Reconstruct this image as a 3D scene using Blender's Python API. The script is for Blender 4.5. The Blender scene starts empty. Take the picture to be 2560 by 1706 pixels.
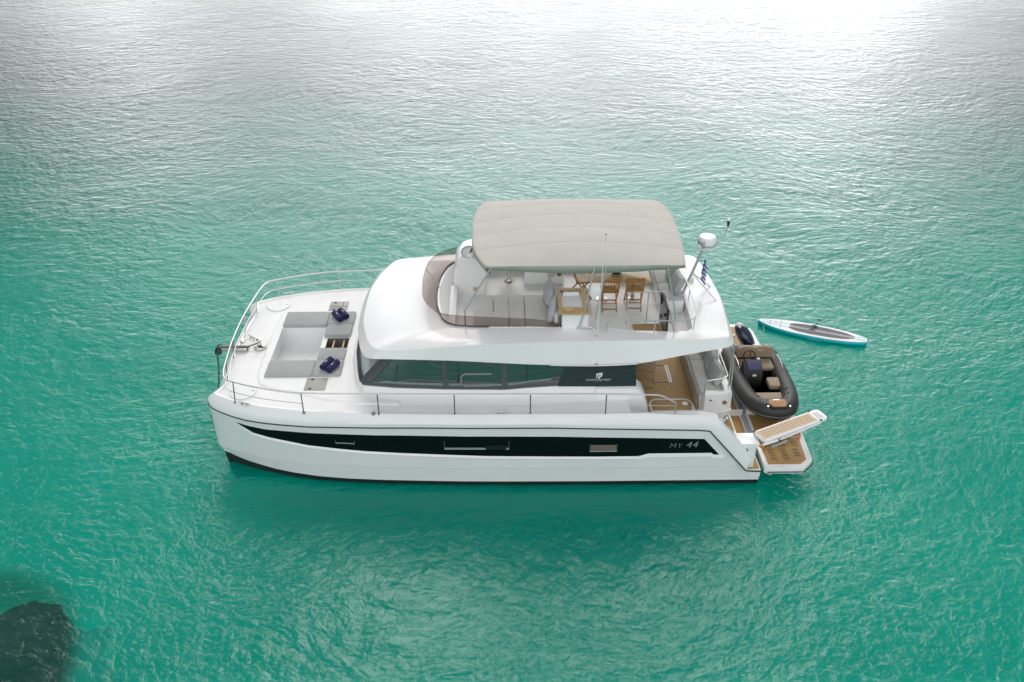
import bpy, bmesh, math, random
from math import radians as R, sin, cos, pi, sqrt, atan2
from mathutils import Vector, Matrix, noise
random.seed(7)
S = bpy.context.scene
COL = S.collection
# ------------------------------------------------------------ camera
cam_d = bpy.data.cameras.new('camera'); cam = bpy.data.objects.new('camera', cam_d); COL.objects.link(cam)
cam.location = (6.805, -18.93, 14.01)
cam.rotation_euler = (R(90 - 32.34), 0, R(-0.954))
cam_d.sensor_width = 36; cam_d.lens = 36 * 2221 / 2560
cam_d.clip_start = 0.1; cam_d.clip_end = 5000
S.camera = cam
# ------------------------------------------------------------ sky, sun, exposure
SUN_EL, SUN_AZ = 49, 4          # degrees; azimuth from +Y towards +X
GLOW_AZ, GLOW_LO, GLOW_HI, BACK_HI, CLOUD = 3, .45, 5.8, 2.0, 8.2
w = bpy.data.worlds.new('World'); S.world = w; w.use_nodes = True
nt = w.node_tree; N = nt.nodes; LK = nt.links
bg = N['Background']
sky = N.new('ShaderNodeTexSky'); sky.sky_type = 'NISHITA'; sky.sun_disc = False
sky.sun_elevation = R(SUN_EL); sky.sun_rotation = R(SUN_AZ)
sky.air_density = 1.0; sky.dust_density = 3.0; sky.ozone_density = 1.0
hsv = N.new('ShaderNodeHueSaturation'); hsv.inputs['Saturation'].default_value = 0.35
tc = N.new('ShaderNodeTexCoord')
# overcast: an even cloud deck over the clear sky, patchy, glowing widely around the hidden sun
deckmix = N.new('ShaderNodeMix'); deckmix.data_type = 'RGBA'; deckmix.inputs[0].default_value = .85
deckmix.inputs[7].default_value = (CLOUD * .98, CLOUD, CLOUD * 1.03, 1)
LK.new(sky.outputs[0], hsv.inputs['Color']); LK.new(hsv.outputs[0], deckmix.inputs[6])
nm = N.new('ShaderNodeVectorMath'); nm.operation = 'NORMALIZE'; LK.new(tc.outputs['Generated'], nm.inputs[0])
cn = N.new('ShaderNodeTexNoise'); cn.inputs['Scale'].default_value = 4.5; cn.inputs['Detail'].default_value = 7; cn.inputs['Roughness'].default_value = .6
LK.new(nm.outputs[0], cn.inputs['Vector'])
cr = N.new('ShaderNodeMapRange'); cr.interpolation_type = 'SMOOTHSTEP'; cr.inputs[1].default_value = .42; cr.inputs[2].default_value = .60; cr.inputs[3].default_value = .66; cr.inputs[4].default_value = 1.4
LK.new(cn.outputs['Fac'], cr.inputs[0])
gn = N.new('ShaderNodeVectorMath'); gn.operation = 'DOT_PRODUCT'; gn.inputs[1].default_value = (sin(R(GLOW_AZ)), cos(R(GLOW_AZ)), 0)
fl_ = N.new('ShaderNodeVectorMath'); fl_.operation = 'MULTIPLY'; fl_.inputs[1].default_value = (1, 1, 0); LK.new(nm.outputs[0], fl_.inputs[0])
fn_ = N.new('ShaderNodeVectorMath'); fn_.operation = 'NORMALIZE'; LK.new(fl_.outputs[0], fn_.inputs[0]); LK.new(fn_.outputs[0], gn.inputs[0])
ga = N.new('ShaderNodeMapRange'); ga.interpolation_type = 'SMOOTHSTEP'
ga.inputs[1].default_value = .77; ga.inputs[2].default_value = .985; LK.new(gn.outputs['Value'], ga.inputs[0])     # across
sz = N.new('ShaderNodeSeparateXYZ'); LK.new(nm.outputs[0], sz.inputs[0])
ge = N.new('ShaderNodeMapRange'); ge.interpolation_type = 'SMOOTHSTEP'
ge.inputs[1].default_value = .90; ge.inputs[2].default_value = .08; LK.new(sz.outputs['Z'], ge.inputs[0])          # brightest low over the water
gp = N.new('ShaderNodeMath'); gp.operation = 'MULTIPLY'; LK.new(ga.outputs[0], gp.inputs[0]); LK.new(ge.outputs[0], gp.inputs[1])
gr = N.new('ShaderNodeMapRange'); gr.inputs[3].default_value = GLOW_LO; gr.inputs[4].default_value = GLOW_HI
LK.new(gp.outputs[0], gr.inputs[0])
# sky lobe added behind the camera to brighten the shaded hull side
bn = N.new('ShaderNodeVectorMath'); bn.operation = 'DOT_PRODUCT'; bn.inputs[1].default_value = (0, -.96, .28); LK.new(nm.outputs[0], bn.inputs[0])
br_ = N.new('ShaderNodeMapRange'); br_.interpolation_type = 'SMOOTHSTEP'
br_.inputs[1].default_value = .25; br_.inputs[2].default_value = .95; br_.inputs[3].default_value = 0; br_.inputs[4].default_value = BACK_HI
LK.new(bn.outputs['Value'], br_.inputs[0])
gsum = N.new('ShaderNodeMath'); gsum.operation = 'ADD'; LK.new(gr.outputs[0], gsum.inputs[0]); LK.new(br_.outputs[0], gsum.inputs[1])
def mulc(a, b_):
    x = N.new('ShaderNodeMix'); x.data_type = 'RGBA'; x.blend_type = 'MULTIPLY'; x.inputs[0].default_value = 1; x.clamp_result = False
    LK.new(a, x.inputs[6]); LK.new(b_, x.inputs[7]); return x.outputs[2]
LK.new(mulc(mulc(deckmix.outputs[2], cr.outputs[0]), gsum.outputs[0]), bg.inputs['Color']); bg.inputs['Strength'].default_value = 0.11
sl = bpy.data.lights.new('sun', 'SUN'); sl.energy = 1.5; sl.angle = R(30); sl.color = (1, .965, .9)
sun = bpy.data.objects.new('sun', sl); COL.objects.link(sun)
d = Vector((sin(R(SUN_AZ)) * cos(R(SUN_EL)), cos(R(SUN_AZ)) * cos(R(SUN_EL)), sin(R(SUN_EL))))
sun.rotation_euler = d.to_track_quat('Z', 'Y').to_euler(); sun.location = (0, 30, 40)
S.view_settings.view_transform = 'Standard'; S.view_settings.look = 'None'
S.view_settings.gamma = 1; S.view_settings.exposure = -0.34
S.cycles.max_bounces = 10; S.cycles.transparent_max_bounces = 16
S.cycles.caustics_reflective = False; S.cycles.caustics_refractive = False
S.cycles.sample_clamp_indirect = 4

# ------------------------------------------------------------ helpers
def link(o, parent=None):
    COL.objects.link(o)
    if parent: o.parent = parent
    return o
def tag(o, label=None, cat=None, group=None, kind=None):
    if label: o['label'] = label
    if cat: o['category'] = cat
    if group: o['group'] = group
    if kind: o['kind'] = kind
    return o
def nodes(name):
    m = bpy.data.materials.new(name); m.use_nodes = True
    t = m.node_tree; return m, t, t.nodes, t.links, t.nodes['Principled BSDF']
def mat(name, col, rough=.5, metal=0, var=.06, scale=6, bump=0, bscale=60, spec=.5, coat=0, stretch=None):
    m, t, n, l, p = nodes(name)
    p.inputs['Roughness'].default_value = rough; p.inputs['Metallic'].default_value = metal
    p.inputs['Specular IOR Level'].default_value = spec; p.inputs['Coat Weight'].default_value = coat
    co = n.new('ShaderNodeTexCoord'); src = co.outputs['Object']
    if stretch:
        mp = n.new('ShaderNodeMapping'); mp.inputs['Scale'].default_value = stretch; l.new(src, mp.inputs[0]); src = mp.outputs[0]
    tx = n.new('ShaderNodeTexNoise'); tx.inputs['Scale'].default_value = scale; tx.inputs['Detail'].default_value = 6
    l.new(src, tx.inputs['Vector'])
    mr = n.new('ShaderNodeMapRange'); mr.inputs[1].default_value = .3; mr.inputs[2].default_value = .7
    mr.inputs[3].default_value = 1 - var; mr.inputs[4].default_value = 1 + var
    l.new(tx.outputs['Fac'], mr.inputs[0])
    mx = n.new('ShaderNodeMix'); mx.data_type = 'RGBA'; mx.blend_type = 'MULTIPLY'; mx.inputs[0].default_value = 1
    mx.inputs[6].default_value = (*col, 1); l.new(mr.outputs[0], mx.inputs[7]); l.new(mx.outputs[2], p.inputs['Base Color'])
    if bump:
        t2 = n.new('ShaderNodeTexNoise'); t2.inputs['Scale'].default_value = bscale; t2.inputs['Detail'].default_value = 4
        l.new(src, t2.inputs['Vector'])
        b = n.new('ShaderNodeBump'); b.inputs['Strength'].default_value = bump; b.inputs['Distance'].default_value = .01
        l.new(t2.outputs['Fac'], b.inputs['Height']); l.new(b.outputs[0], p.inputs['Normal'])
    return m

# ------------------------------------------------------------ sea
def sea_material():
    m = bpy.data.materials.new('sea_water'); m.use_nodes = True
    t = m.node_tree; n = t.nodes; l = t.links
    n.remove(n['Principled BSDF']); out = n['Material Output']
    co = n.new('ShaderNodeTexCoord')
    src = [co.outputs['Object']]
    def wave(scale, stretch, rot, detail, dist=0.0, rough=.55):
        mp = n.new('ShaderNodeMapping'); mp.inputs['Rotation'].default_value = (0, 0, R(rot)); mp.inputs['Scale'].default_value = stretch
        l.new(src[0], mp.inputs[0])
        x = n.new('ShaderNodeTexNoise'); x.inputs['Scale'].default_value = scale; x.inputs['Detail'].default_value = detail
        x.inputs['Roughness'].default_value = rough; x.inputs['Distortion'].default_value = dist
        l.new(mp.outputs[0], x.inputs['Vector']); return x.outputs['Fac']
    def math_(op, a, b):
        x = n.new('ShaderNodeMath'); x.operation = op
        for i, v in enumerate((a, b)):
            if isinstance(v, (int, float)): x.inputs[i].default_value = v
            else: l.new(v, x.inputs[i])
        return x.outputs[0]
    # wandering wave trains: the coordinates are bent by a slow drift before the waves are laid on them
    wn = n.new('ShaderNodeTexNoise'); wn.inputs['Scale'].default_value = .07; wn.inputs['Detail'].default_value = 2; l.new(co.outputs['Object'], wn.inputs['Vector'])
    wm = n.new('ShaderNodeVectorMath'); wm.operation = 'MULTIPLY_ADD'; wm.inputs[1].default_value = (7, 7, 0); l.new(wn.outputs['Color'], wm.inputs[0]); l.new(co.outputs['Object'], wm.inputs[2])
    src[0] = wm.outputs[0]
    a = wave(1.25, (1, 1.4, 1), -24, 2, .5)         # short chop
    a2 = wave(2.3, (1, 1.25, 1), 38, 2, .7)         # crossing chop
    b = wave(4.0, (1, 1.2, 1), -10, 3, 1.0, .6)     # ripples
    c = wave(0.30, (1, 1.9, 1), -22, 2)             # longer swell
    d_ = wave(9.5, (1, 1.2, 1), 30, 2, .8, .6)       # capillary wrinkles
    def total(*t_):
        r_ = math_('MULTIPLY', t_[0][0], t_[0][1])
        for q, k in t_[1:]: r_ = math_('ADD', r_, math_('MULTIPLY', q, k))
        return r_
    h = total((a, .046), (a2, .038), (b, .026), (c, .045), (d_, .0055))
    gust = wave(0.09, (1, 1.8, 1), 15, 3)           # calmer and rougher patches
    g = n.new('ShaderNodeMapRange'); g.inputs[1].default_value = .35; g.inputs[2].default_value = .65; g.inputs[3].default_value = .65; g.inputs[4].default_value = 1.25
    l.new(gust, g.inputs[0])
    bp = n.new('ShaderNodeBump'); bp.inputs['Distance'].default_value = 1.0
    l.new(g.outputs[0], bp.inputs['Strength'])
    l.new(h, bp.inputs['Height'])
    fr = n.new('ShaderNodeFresnel'); fr.inputs['IOR'].default_value = 1.40; l.new(bp.outputs[0], fr.inputs['Normal'])
    gl = n.new('ShaderNodeBsdfGlossy'); gl.inputs['Roughness'].default_value = .12; l.new(bp.outputs[0], gl.inputs['Normal'])
    tr = n.new('ShaderNodeBsdfTransparent'); tr.inputs['Color'].default_value = (.70, .97, .94, 1)
    df = n.new('ShaderNodeBsdfDiffuse'); df.inputs['Color'].default_value = (.0, .40, .28, 1)
    m1 = n.new('ShaderNodeMixShader'); 
    # the murk hanging in the water: thick over deep water, thin over the shallow rock; its colour darkened far out so the sky glare reads silver
    vd = n.new('ShaderNodeVectorMath'); vd.operation = 'DISTANCE'; l.new(wm.outputs[0], vd.inputs[0])
    vd.inputs[1].default_value = (-3.45 + 3.5, -8.25 + 3.5, 0)
    vm = n.new('ShaderNodeMapRange'); vm.interpolation_type = 'SMOOTHSTEP'; vm.inputs[1].default_value = 2.2; vm.inputs[2].default_value = 2.9; vm.inputs[3].default_value = .10; vm.inputs[4].default_value = .52
    l.new(vd.outputs['Value'], vm.inputs[0]); l.new(vm.outputs[0], m1.inputs[0])
    sy = n.new('ShaderNodeSeparateXYZ'); l.new(co.outputs['Object'], sy.inputs[0])
    ym = n.new('ShaderNodeMath'); ym.operation = 'MULTIPLY_ADD'; ym.inputs[1].default_value = 18; l.new(gust, ym.inputs[0]); l.new(sy.outputs['Y'], ym.inputs[2])
    yr = n.new('ShaderNodeMapRange'); yr.interpolation_type = 'SMOOTHSTEP'; yr.inputs[1].default_value = 10; yr.inputs[2].default_value = 42; l.new(ym.outputs[0], yr.inputs[0])
    dc = n.new('ShaderNodeMix'); dc.data_type = 'RGBA'; dc.inputs[6].default_value = (.0, .40, .295, 1); dc.inputs[7].default_value = (.015, .09, .078, 1)
    l.new(yr.outputs[0], dc.inputs[0]); l.new(dc.outputs[2], df.inputs['Color'])
    l.new(bp.outputs[0], df.inputs['Normal'])
    l.new(tr.outputs[0], m1.inputs[1]); l.new(df.outputs[0], m1.inputs[2])
    m2 = n.new('ShaderNodeMixShader'); l.new(fr.outputs[0], m2.inputs[0]); l.new(m1.outputs[0], m2.inputs[1]); l.new(gl.outputs[0], m2.inputs[2])
    l.new(m2.outputs[0], out.inputs['Surface'])
    return m
def sheet(name, z, size, m, cx=0, cy=0):
    bm = bmesh.new(); bmesh.ops.create_grid(bm, x_segments=2, y_segments=2, size=size)
    me = bpy.data.meshes.new(name); bm.to_mesh(me); bm.free(); me.materials.append(m)
    o = bpy.data.objects.new(name, me); o.location = (cx, cy, z); return link(o)
def seabed_material():
    # water's turquoise put into the sand colour; darkened further out so glare reads silver
    m, t, n, l, p = nodes('sand_darkened_for_glare'); p.inputs['Roughness'].default_value = .9
    co = n.new('ShaderNodeTexCoord'); sx = n.new('ShaderNodeSeparateXYZ'); l.new(co.outputs['Object'], sx.inputs[0])
    tx = n.new('ShaderNodeTexNoise'); tx.inputs['Scale'].default_value = .10; tx.inputs['Detail'].default_value = 5; l.new(co.outputs['Object'], tx.inputs['Vector'])
    ad = n.new('ShaderNodeMath'); ad.operation = 'MULTIPLY_ADD'; ad.inputs[1].default_value = 26; l.new(tx.outputs['Fac'], ad.inputs[0]); l.new(sx.outputs['Y'], ad.inputs[2])
    mr = n.new('ShaderNodeMapRange'); mr.interpolation_type = 'SMOOTHSTEP'; mr.inputs[1].default_value = 22; mr.inputs[2].default_value = 54; l.new(ad.outputs[0], mr.inputs[0])
    t2 = n.new('ShaderNodeTexNoise'); t2.inputs['Scale'].default_value = .22; t2.inputs['Detail'].default_value = 4; l.new(co.outputs['Object'], t2.inputs['Vector'])
    m2 = n.new('ShaderNodeMapRange'); m2.inputs[1].default_value = .3; m2.inputs[2].default_value = .7; m2.inputs[3].default_value = .72; m2.inputs[4].default_value = 1.15; l.new(t2.outputs['Fac'], m2.inputs[0])
    sand = n.new('ShaderNodeMix'); sand.data_type = 'RGBA'; sand.blend_type = 'MULTIPLY'; sand.inputs[0].default_value = 1; sand.inputs[6].default_value = (.0, .60, .44, 1); l.new(m2.outputs[0], sand.inputs[7])
    mx = n.new('ShaderNodeMix'); mx.data_type = 'RGBA'; mx.inputs[7].default_value = (.04, .10, .085, 1)
    l.new(mr.outputs[0], mx.inputs[0]); l.new(sand.outputs[2], mx.inputs[6]); l.new(mx.outputs[2], p.inputs['Base Color']); return m
tag(sheet('water', -.11, 1500, sea_material()), 'clear turquoise rippled sea', None, None, 'structure')
tag(sheet('seabed', -3.0, 1500, seabed_material()), 'sandy sea floor', None, None, 'structure')
# ------------------------------------------------------------ mesh builder
def V(*a): return Vector(a if len(a) > 1 else a[0])
def interp(x, xs, ys):
    if x <= xs[0]: return ys[0]
    for i in range(1, len(xs)):
        if x <= xs[i]:
            f = (x - xs[i-1]) / (xs[i] - xs[i-1]); return ys[i-1] + f * (ys[i] - ys[i-1])
    return ys[-1]
def smooth_path(pts, n=6):
    """Catmull-Rom through the points"""
    P = [Vector(p) for p in pts]; out = []
    for i in range(len(P) - 1):
        a = P[i-1] if i else P[0] * 2 - P[1]; b = P[i]; c = P[i+1]; d_ = P[i+2] if i + 2 < len(P) else P[-1] * 2 - P[-2]
        for k in range(n):
            t = k / n
            out.append(.5 * ((2 * b) + (c - a) * t + (2 * a - 5 * b + 4 * c - d_) * t * t + (3 * b - a - 3 * c + d_) * t ** 3))
    out.append(P[-1]); return out
def world_loc(o):
    v = Vector((0, 0, 0))
    while o: v += o.location; o = o.parent
    return v
def rot4(r):
    if r is None: return Matrix.Identity(4)
    return r.to_matrix().to_4x4() if hasattr(r, 'to_matrix') else r.to_4x4()
class MB:
    def __init__(s): s.bm = bmesh.new()
    def loft(s, rows, cu=False, cv=False, cap=False):
        g = [[s.bm.verts.new(p) for p in r] for r in rows]
        nr, nc = len(g), len(g[0])
        for i in range(nr if cv else nr - 1):
            for j in range(nc if cu else nc - 1):
                q = [g[i][j], g[i][(j+1) % nc], g[(i+1) % nr][(j+1) % nc], g[(i+1) % nr][j]]
                try: s.bm.faces.new(q)
                except ValueError: pass
        if cap:
            for r in (g[0], g[-1]):
                try: s.bm.faces.new(r)
                except ValueError: pass
        return s
    def tube(s, pts, r, seg=8, closed=False):
        P = [Vector(p) for p in pts]; n = len(P); rows = []
        t0 = (P[1] - P[0]).normalized(); up = Vector((0, 0, 1)) if abs(t0.z) < .9 else Vector((1, 0, 0))
        u = t0.cross(up).normalized()
        for i in range(n):
            if closed: t = (P[(i+1) % n] - P[i-1])
            else: t = P[min(i+1, n-1)] - P[max(i-1, 0)]
            t.normalize(); u = (u - t * u.dot(t)).normalized(); v = t.cross(u)
            rr = r[i] if isinstance(r, (list, tuple)) else r
            rows.append([P[i] + (u * cos(2*pi*k/seg) + v * sin(2*pi*k/seg)) * rr for k in range(seg)])
        return s.loft(rows, cu=True, cv=closed, cap=not closed)
    def box(s, c, size, rot=None, bev=0, seg=2):
        M = Matrix.Translation(c) @ rot4(rot) @ Matrix.Diagonal((*size, 1))
        r = bmesh.ops.create_cube(s.bm, size=1, matrix=M)
        if bev:
            ed = list({e for v in r['verts'] for e in v.link_edges})
            bmesh.ops.bevel(s.bm, geom=ed, offset=bev, segments=seg, affect='EDGES', profile=.5)
        return s
    def prism(s, outline, z0, z1, bev=0, fn=None, inset=0):
        """outline (a,b) extruded along the third axis; fn maps (a,b,c) to a point"""
        fn = fn or (lambda a, b, c_: (a, b, c_))
        n = len(outline); lo = [s.bm.verts.new(fn(a, b, z0)) for a, b in outline]; hi = [s.bm.verts.new(fn(a, b, z1)) for a, b in outline]
        f1 = s.bm.faces.new(lo[::-1]); f2 = s.bm.faces.new(hi)
        for i in range(n): s.bm.faces.new([lo[i], lo[(i+1) % n], hi[(i+1) % n], hi[i]])
        if bev:
            bmesh.ops.bevel(s.bm, geom=list(f2.edges), offset=bev, segments=2, affect='EDGES', profile=.5)
        return s
    def lathe(s, prof, o, rot=None, seg=20):
        M = Matrix.Translation(o) @ rot4(rot)
        rows = [[M @ Vector((r * cos(2*pi*k/seg), r * sin(2*pi*k/seg), z)) for k in range(seg)] for r, z in prof]
        return s.loft(rows, cu=True, cap=True)
    def pillow(s, c, size, rot=None, n=10, e=.55, crease=0):
        """soft cushion: box whose faces bulge, thin towards its seams"""
        M = Matrix.Translation(c) @ rot4(rot)
        a, b, h = size[0] / 2, size[1] / 2, size[2] / 2
        def top(i, j, sg):
            u, v = -1 + 2 * i / n, -1 + 2 * j / n
            k = (max(0, 1 - u ** 4) * max(0, 1 - v ** 4)) ** e
            pin = 1 - .08 * (1 - abs(u * v)) * (abs(u) ** 3 + abs(v) ** 3) / 2
            wob = crease * noise.noise(Vector((u * 2 + c[0], v * 2 + c[1], sg)))
            return M @ Vector((u * a * pin, v * b * pin, sg * h * (k + wob * k)))
        for sg in (1, -1): s.loft([[top(i, j, sg) for j in range(n + 1)] for i in range(n + 1)])
        bmesh.ops.remove_doubles(s.bm, verts=s.bm.verts, dist=1e-4)
        return s
    def fill(s, loops, mapz=None):
        """flat face between an outer loop and holes"""
        ed = []
        for lp in loops:
            vs = [s.bm.verts.new(p) for p in lp]
            ed += [s.bm.edges.new((vs[i], vs[(i+1) % len(vs)])) for i in range(len(vs))]
        bmesh.ops.triangle_fill(s.bm, edges=ed, use_beauty=True, use_dissolve=False)
        return s
    def build(s, name, m, parent=None, local=False, sharp=32, origin=None, flat=False, outward=None):
        bmesh.ops.recalc_face_normals(s.bm, faces=s.bm.faces)
        if outward is not None:     # open sheets: face away from this point
            for f in s.bm.faces:
                f.normal_update()
                if f.normal.dot(f.calc_center_median() - Vector(outward)) < 0: f.normal_flip()
        me = bpy.data.meshes.new(name)
        if not local:
            off = world_loc(parent) if parent else Vector(origin or (0, 0, 0))
            bmesh.ops.translate(s.bm, verts=s.bm.verts, vec=-off)
        s.bm.to_mesh(me); s.bm.free()
        for mm in (m if isinstance(m, (list, tuple)) else [m]): me.materials.append(mm)
        if not flat:
            me.shade_smooth(); me.set_sharp_from_angle(angle=R(sharp))
        o = bpy.data.objects.new(name, me)
        if not local and not parent and origin: o.location = origin
        return link(o, parent)
def empty(name, loc, rz=0):
    o = bpy.data.objects.new(name, None); o.location = loc; o.rotation_euler = (0, 0, rz); o.empty_display_size = .2
    return link(o)
def copy_tree(o, parent=None):
    c = o.copy(); COL.objects.link(c)
    if parent: c.parent = parent
    for ch in list(o.children): copy_tree(ch, c)
    return c
def rrect(x0, x1, y0, y1, r, n=4):
    pts = []
    for cx, cy, a in ((x1 - r, y1 - r, 0), (x0 + r, y1 - r, 90), (x0 + r, y0 + r, 180), (x1 - r, y0 + r, 270)):
        for k in range(n + 1): pts.append((cx + r * cos(R(a + 90 * k / n)), cy + r * sin(R(a + 90 * k / n))))
    return pts
def text_mesh(txt, size, extrude=.001, shear=0, offset=0, spacing=1.0):
    c = bpy.data.curves.new('lettering', 'FONT'); c.body = txt; c.size = size; c.extrude = extrude; c.shear = shear; c.offset = offset
    c.align_x = 'CENTER'; c.align_y = 'CENTER'; c.space_character = spacing; c.resolution_u = 3
    o = bpy.data.objects.new('lettering', c); COL.objects.link(o)
    dg = bpy.context.evaluated_depsgraph_get(); dg.update()
    me = bpy.data.meshes.new_from_object(o.evaluated_get(dg))
    bpy.data.objects.remove(o); bpy.data.curves.remove(c)
    return me
def put_text(name, txt, size, m, M, parent, fn=None, **k):
    me = text_mesh(txt, size, **k)
    off = world_loc(parent)
    for v in me.vertices:
        p = M @ v.co
        v.co = (Vector(fn(p)) if fn else p) - off
    me.materials.clear(); me.materials.append(m)
    return link(bpy.data.objects.new(name, me), parent)

# ------------------------------------------------------------ materials
GEL = mat('white_gelcoat', (.79, .79, .785), .22, var=.015, scale=1.5, coat=.3)
TOPSIDE = mat('topside_gelcoat', (.80, .775, .785), .25, var=.02, scale=1.2, coat=.3)
DECK = mat('nonskid_deck', (.86, .86, .85), .6, var=.025, scale=3, bump=.25, bscale=220)
BLACK = mat('black_glass_band', (.003, .005, .006), .10, var=.1, spec=.18)
ANTI = mat('black_antifouling', (.008, .012, .012), .6, var=.3, scale=4)
RUBBER = mat('black_rubber', (.02, .02, .022), .55)
STEEL = mat('polished_steel', (.60, .585, .57), .3, metal=.7, var=.05)
DARKSTEEL = mat('dark_steel', (.20, .20, .20), .3, metal=.8)
TEAK = mat('teak_decking', (.40, .235, .075), .6, var=.12, scale=5, stretch=(1, 6, 1), bump=.12, bscale=90)
WOOD = mat('oiled_teak', (.35, .175, .03), .45, var=.22, scale=9, stretch=(1, 1, 6))
LWOOD = mat('light_teak', (.60, .42, .22), .45, var=.12, scale=5, stretch=(1.2, 14, 1))
BWOOD = mat('bar_teak', (.48, .30, .13), .45, var=.15, scale=5, stretch=(8, 1.2, 1))
GREYCUSH = mat('grey_canvas', (.36, .37, .365), .85, var=.05, scale=7, bump=.3, bscale=160)
BEIGECUSH = mat('pale_grey_canvas', (.56, .545, .51), .85, var=.05, scale=6, bump=.25, bscale=120)
PILLOW = mat('pillow_fabric', (.44, .445, .44), .9, var=.05, scale=6, bump=.3, bscale=150)
BLUEPIL = mat('light_blue_fabric', (.50, .53, .56), .9, var=.06, scale=8, bump=.3, bscale=150)
CANVAS = mat('beige_awning_canvas', (.55, .525, .48), .85, var=.035, scale=2.5, bump=.15, bscale=180)
SEAM = mat('awning_seam', (.53, .50, .45), .85)
NAVY = mat('navy_terry', (.022, .02, .085), .95, var=.25, scale=30, bump=.5, bscale=180)
GREYPLAS = mat('grey_plastic', (.36, .35, .32), .55, var=.05)
WHITEPLAS = mat('white_plastic', (.80, .80, .81), .35, var=.02)
LIDGREY = mat('pale_hatch_acrylic', (.66, .69, .74), .2, var=.03)
SCREEN = mat('dark_screen_mesh', (.012, .03, .035), .75, var=.15, scale=8, bump=.3, bscale=250)
FRAME = mat('grey_window_frame', (.075, .08, .085), .35)
HYPA = mat('charcoal_tube_fabric', (.028, .028, .027), .55, var=.12, scale=4, bump=.15, bscale=200)
TAN = mat('tan_vinyl', (.29, .215, .14), .6, var=.05, scale=8)
BLACKP = mat('black_plastic', (.006, .006, .006), .5)
NAVYP = mat('navy_gloss_cowl', (.012, .018, .05), .18, coat=.5)
NAVYV = mat('navy_vinyl', (.045, .045, .12), .6)
ORANGE = mat('orange_rope', (.85, .16, .02), .7)
WHITEP = mat('white_lettering', (.80, .80, .80), .5)
GREYP = mat('silver_lettering', (.50, .55, .56), .35)
SIDEAQ = mat('aqua_rail', (.0, .40, .45), .35, var=.04)
LBLUE = mat('light_blue_paint', (.16, .55, .75), .4)
PADGREY = mat('grey_foam_pad', (.16, .155, .16), .8, var=.06, scale=20)
CHROME = mat('chrome', (.75, .74, .72), .08, metal=1, var=.03)
DARKIN = mat('dark_interior', (.06, .06, .055), .8)
OLIVE = mat('interior_veneer', (.22, .19, .13), .6)
RED = mat('red_plastic', (.55, .02, .03), .5)
def glass(name, tint, alpha, ior=1.5, base=0, rough=.03):
    """pane: mirror part by Fresnel (plus base), the rest tinted see-through"""
    m = bpy.data.materials.new(name); m.use_nodes = True; t = m.node_tree; n = t.nodes; l = t.links
    n.remove(n['Principled BSDF']); out = n['Material Output']
    fr = n.new('ShaderNodeFresnel'); ge_ = n.new('ShaderNodeNewGeometry')
    ri = n.new('ShaderNodeMapRange'); ri.inputs[3].default_value = ior; ri.inputs[4].default_value = 1 / ior     # the same sheen from both faces of a thin pane
    l.new(ge_.outputs['Backfacing'], ri.inputs[0]); l.new(ri.outputs[0], fr.inputs['IOR'])
    ad = n.new('ShaderNodeMath'); ad.operation = 'ADD'; ad.use_clamp = True; ad.inputs[1].default_value = base; l.new(fr.outputs[0], ad.inputs[0])
    g = n.new('ShaderNodeBsdfGlossy'); g.inputs['Roughness'].default_value = rough
    tr = n.new('ShaderNodeBsdfTransparent'); tr.inputs['Color'].default_value = (*tint, 1)
    df = n.new('ShaderNodeBsdfDiffuse'); df.inputs['Color'].default_value = (*[c * .5 for c in tint], 1)
    m1 = n.new('ShaderNodeMixShader'); m1.inputs[0].default_value = alpha; l.new(tr.outputs[0], m1.inputs[1]); l.new(df.outputs[0], m1.inputs[2])
    m2 = n.new('ShaderNodeMixShader'); l.new(ad.outputs[0], m2.inputs[0]); l.new(m1.outputs[0], m2.inputs[1]); l.new(g.outputs[0], m2.inputs[2])
    l.new(m2.outputs[0], out.inputs['Surface']); return m
SIDEGLASS = glass('tinted_window_glass', (.08, .10, .10), .5, 1.5, .19)
FRONTGLASS = glass('clear_windscreen_glass', (.85, .9, .87), .0, 1.15, .0)
ACRYLIC = glass('smoked_acrylic', (.53, .475, .455), .04, 1.25, .0)
HATCHGLASS = glass('smoked_hatch', (.45, .45, .43), .25, 1.5, .02)
SKYLIGHT = mat('pale_blue_skylight', (.45, .56, .58), .15, coat=.3)
# ------------------------------------------------------------ the yacht
yacht = empty('motor_yacht', (6.45, 0, 0))
tag(yacht, 'large white twin-hulled motor yacht at anchor with a flybridge under a beige awning', 'yacht')
SX = [0, .04, .1, .2, .35, .7, 1.1, 1.5, 2.4, 4.1, 6, 9, 12.9]
SY = [2.08, 2.17, 2.25, 2.33, 2.42, 2.58, 2.72, 2.83, 2.99, 3.12, 3.18, 3.2, 3.2]
def ys(x): return interp(x, SX, SY)
def yw(x): return interp(x, [.0, .17, .4, .7, 1.2, 1.8, 2.6, 3.5, 4.5, 6.3, 9, 12.9], [2.08, 2.10, 2.22, 2.33, 2.5, 2.66, 2.82, 2.92, 2.98, 3.05, 3.08, 3.08])
def yin(x): return interp(x, [0, .1, .3, .7, 1.5, 3, 6, 12.9], [2.08, 2.0, 1.88, 1.72, 1.5, 1.3, 1.2, 1.2])
def zs(x): return interp(x, [0, .4, 1, 2.1, 3.2, 4.6, 5.5, 8, 9, 11.3, 11.52, 12.47, 12.6, 12.9], [1.73, 1.69, 1.65, 1.67, 1.70, 1.735, 1.74, 1.73, 1.70, 1.63, 1.60, .43, .41, .40])
def stem(z): return interp(z, [-.7, -.3, 0, .28, .34, 1.0, 1.8], [.3, .22, .17, .13, .03, .02, 0])
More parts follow.
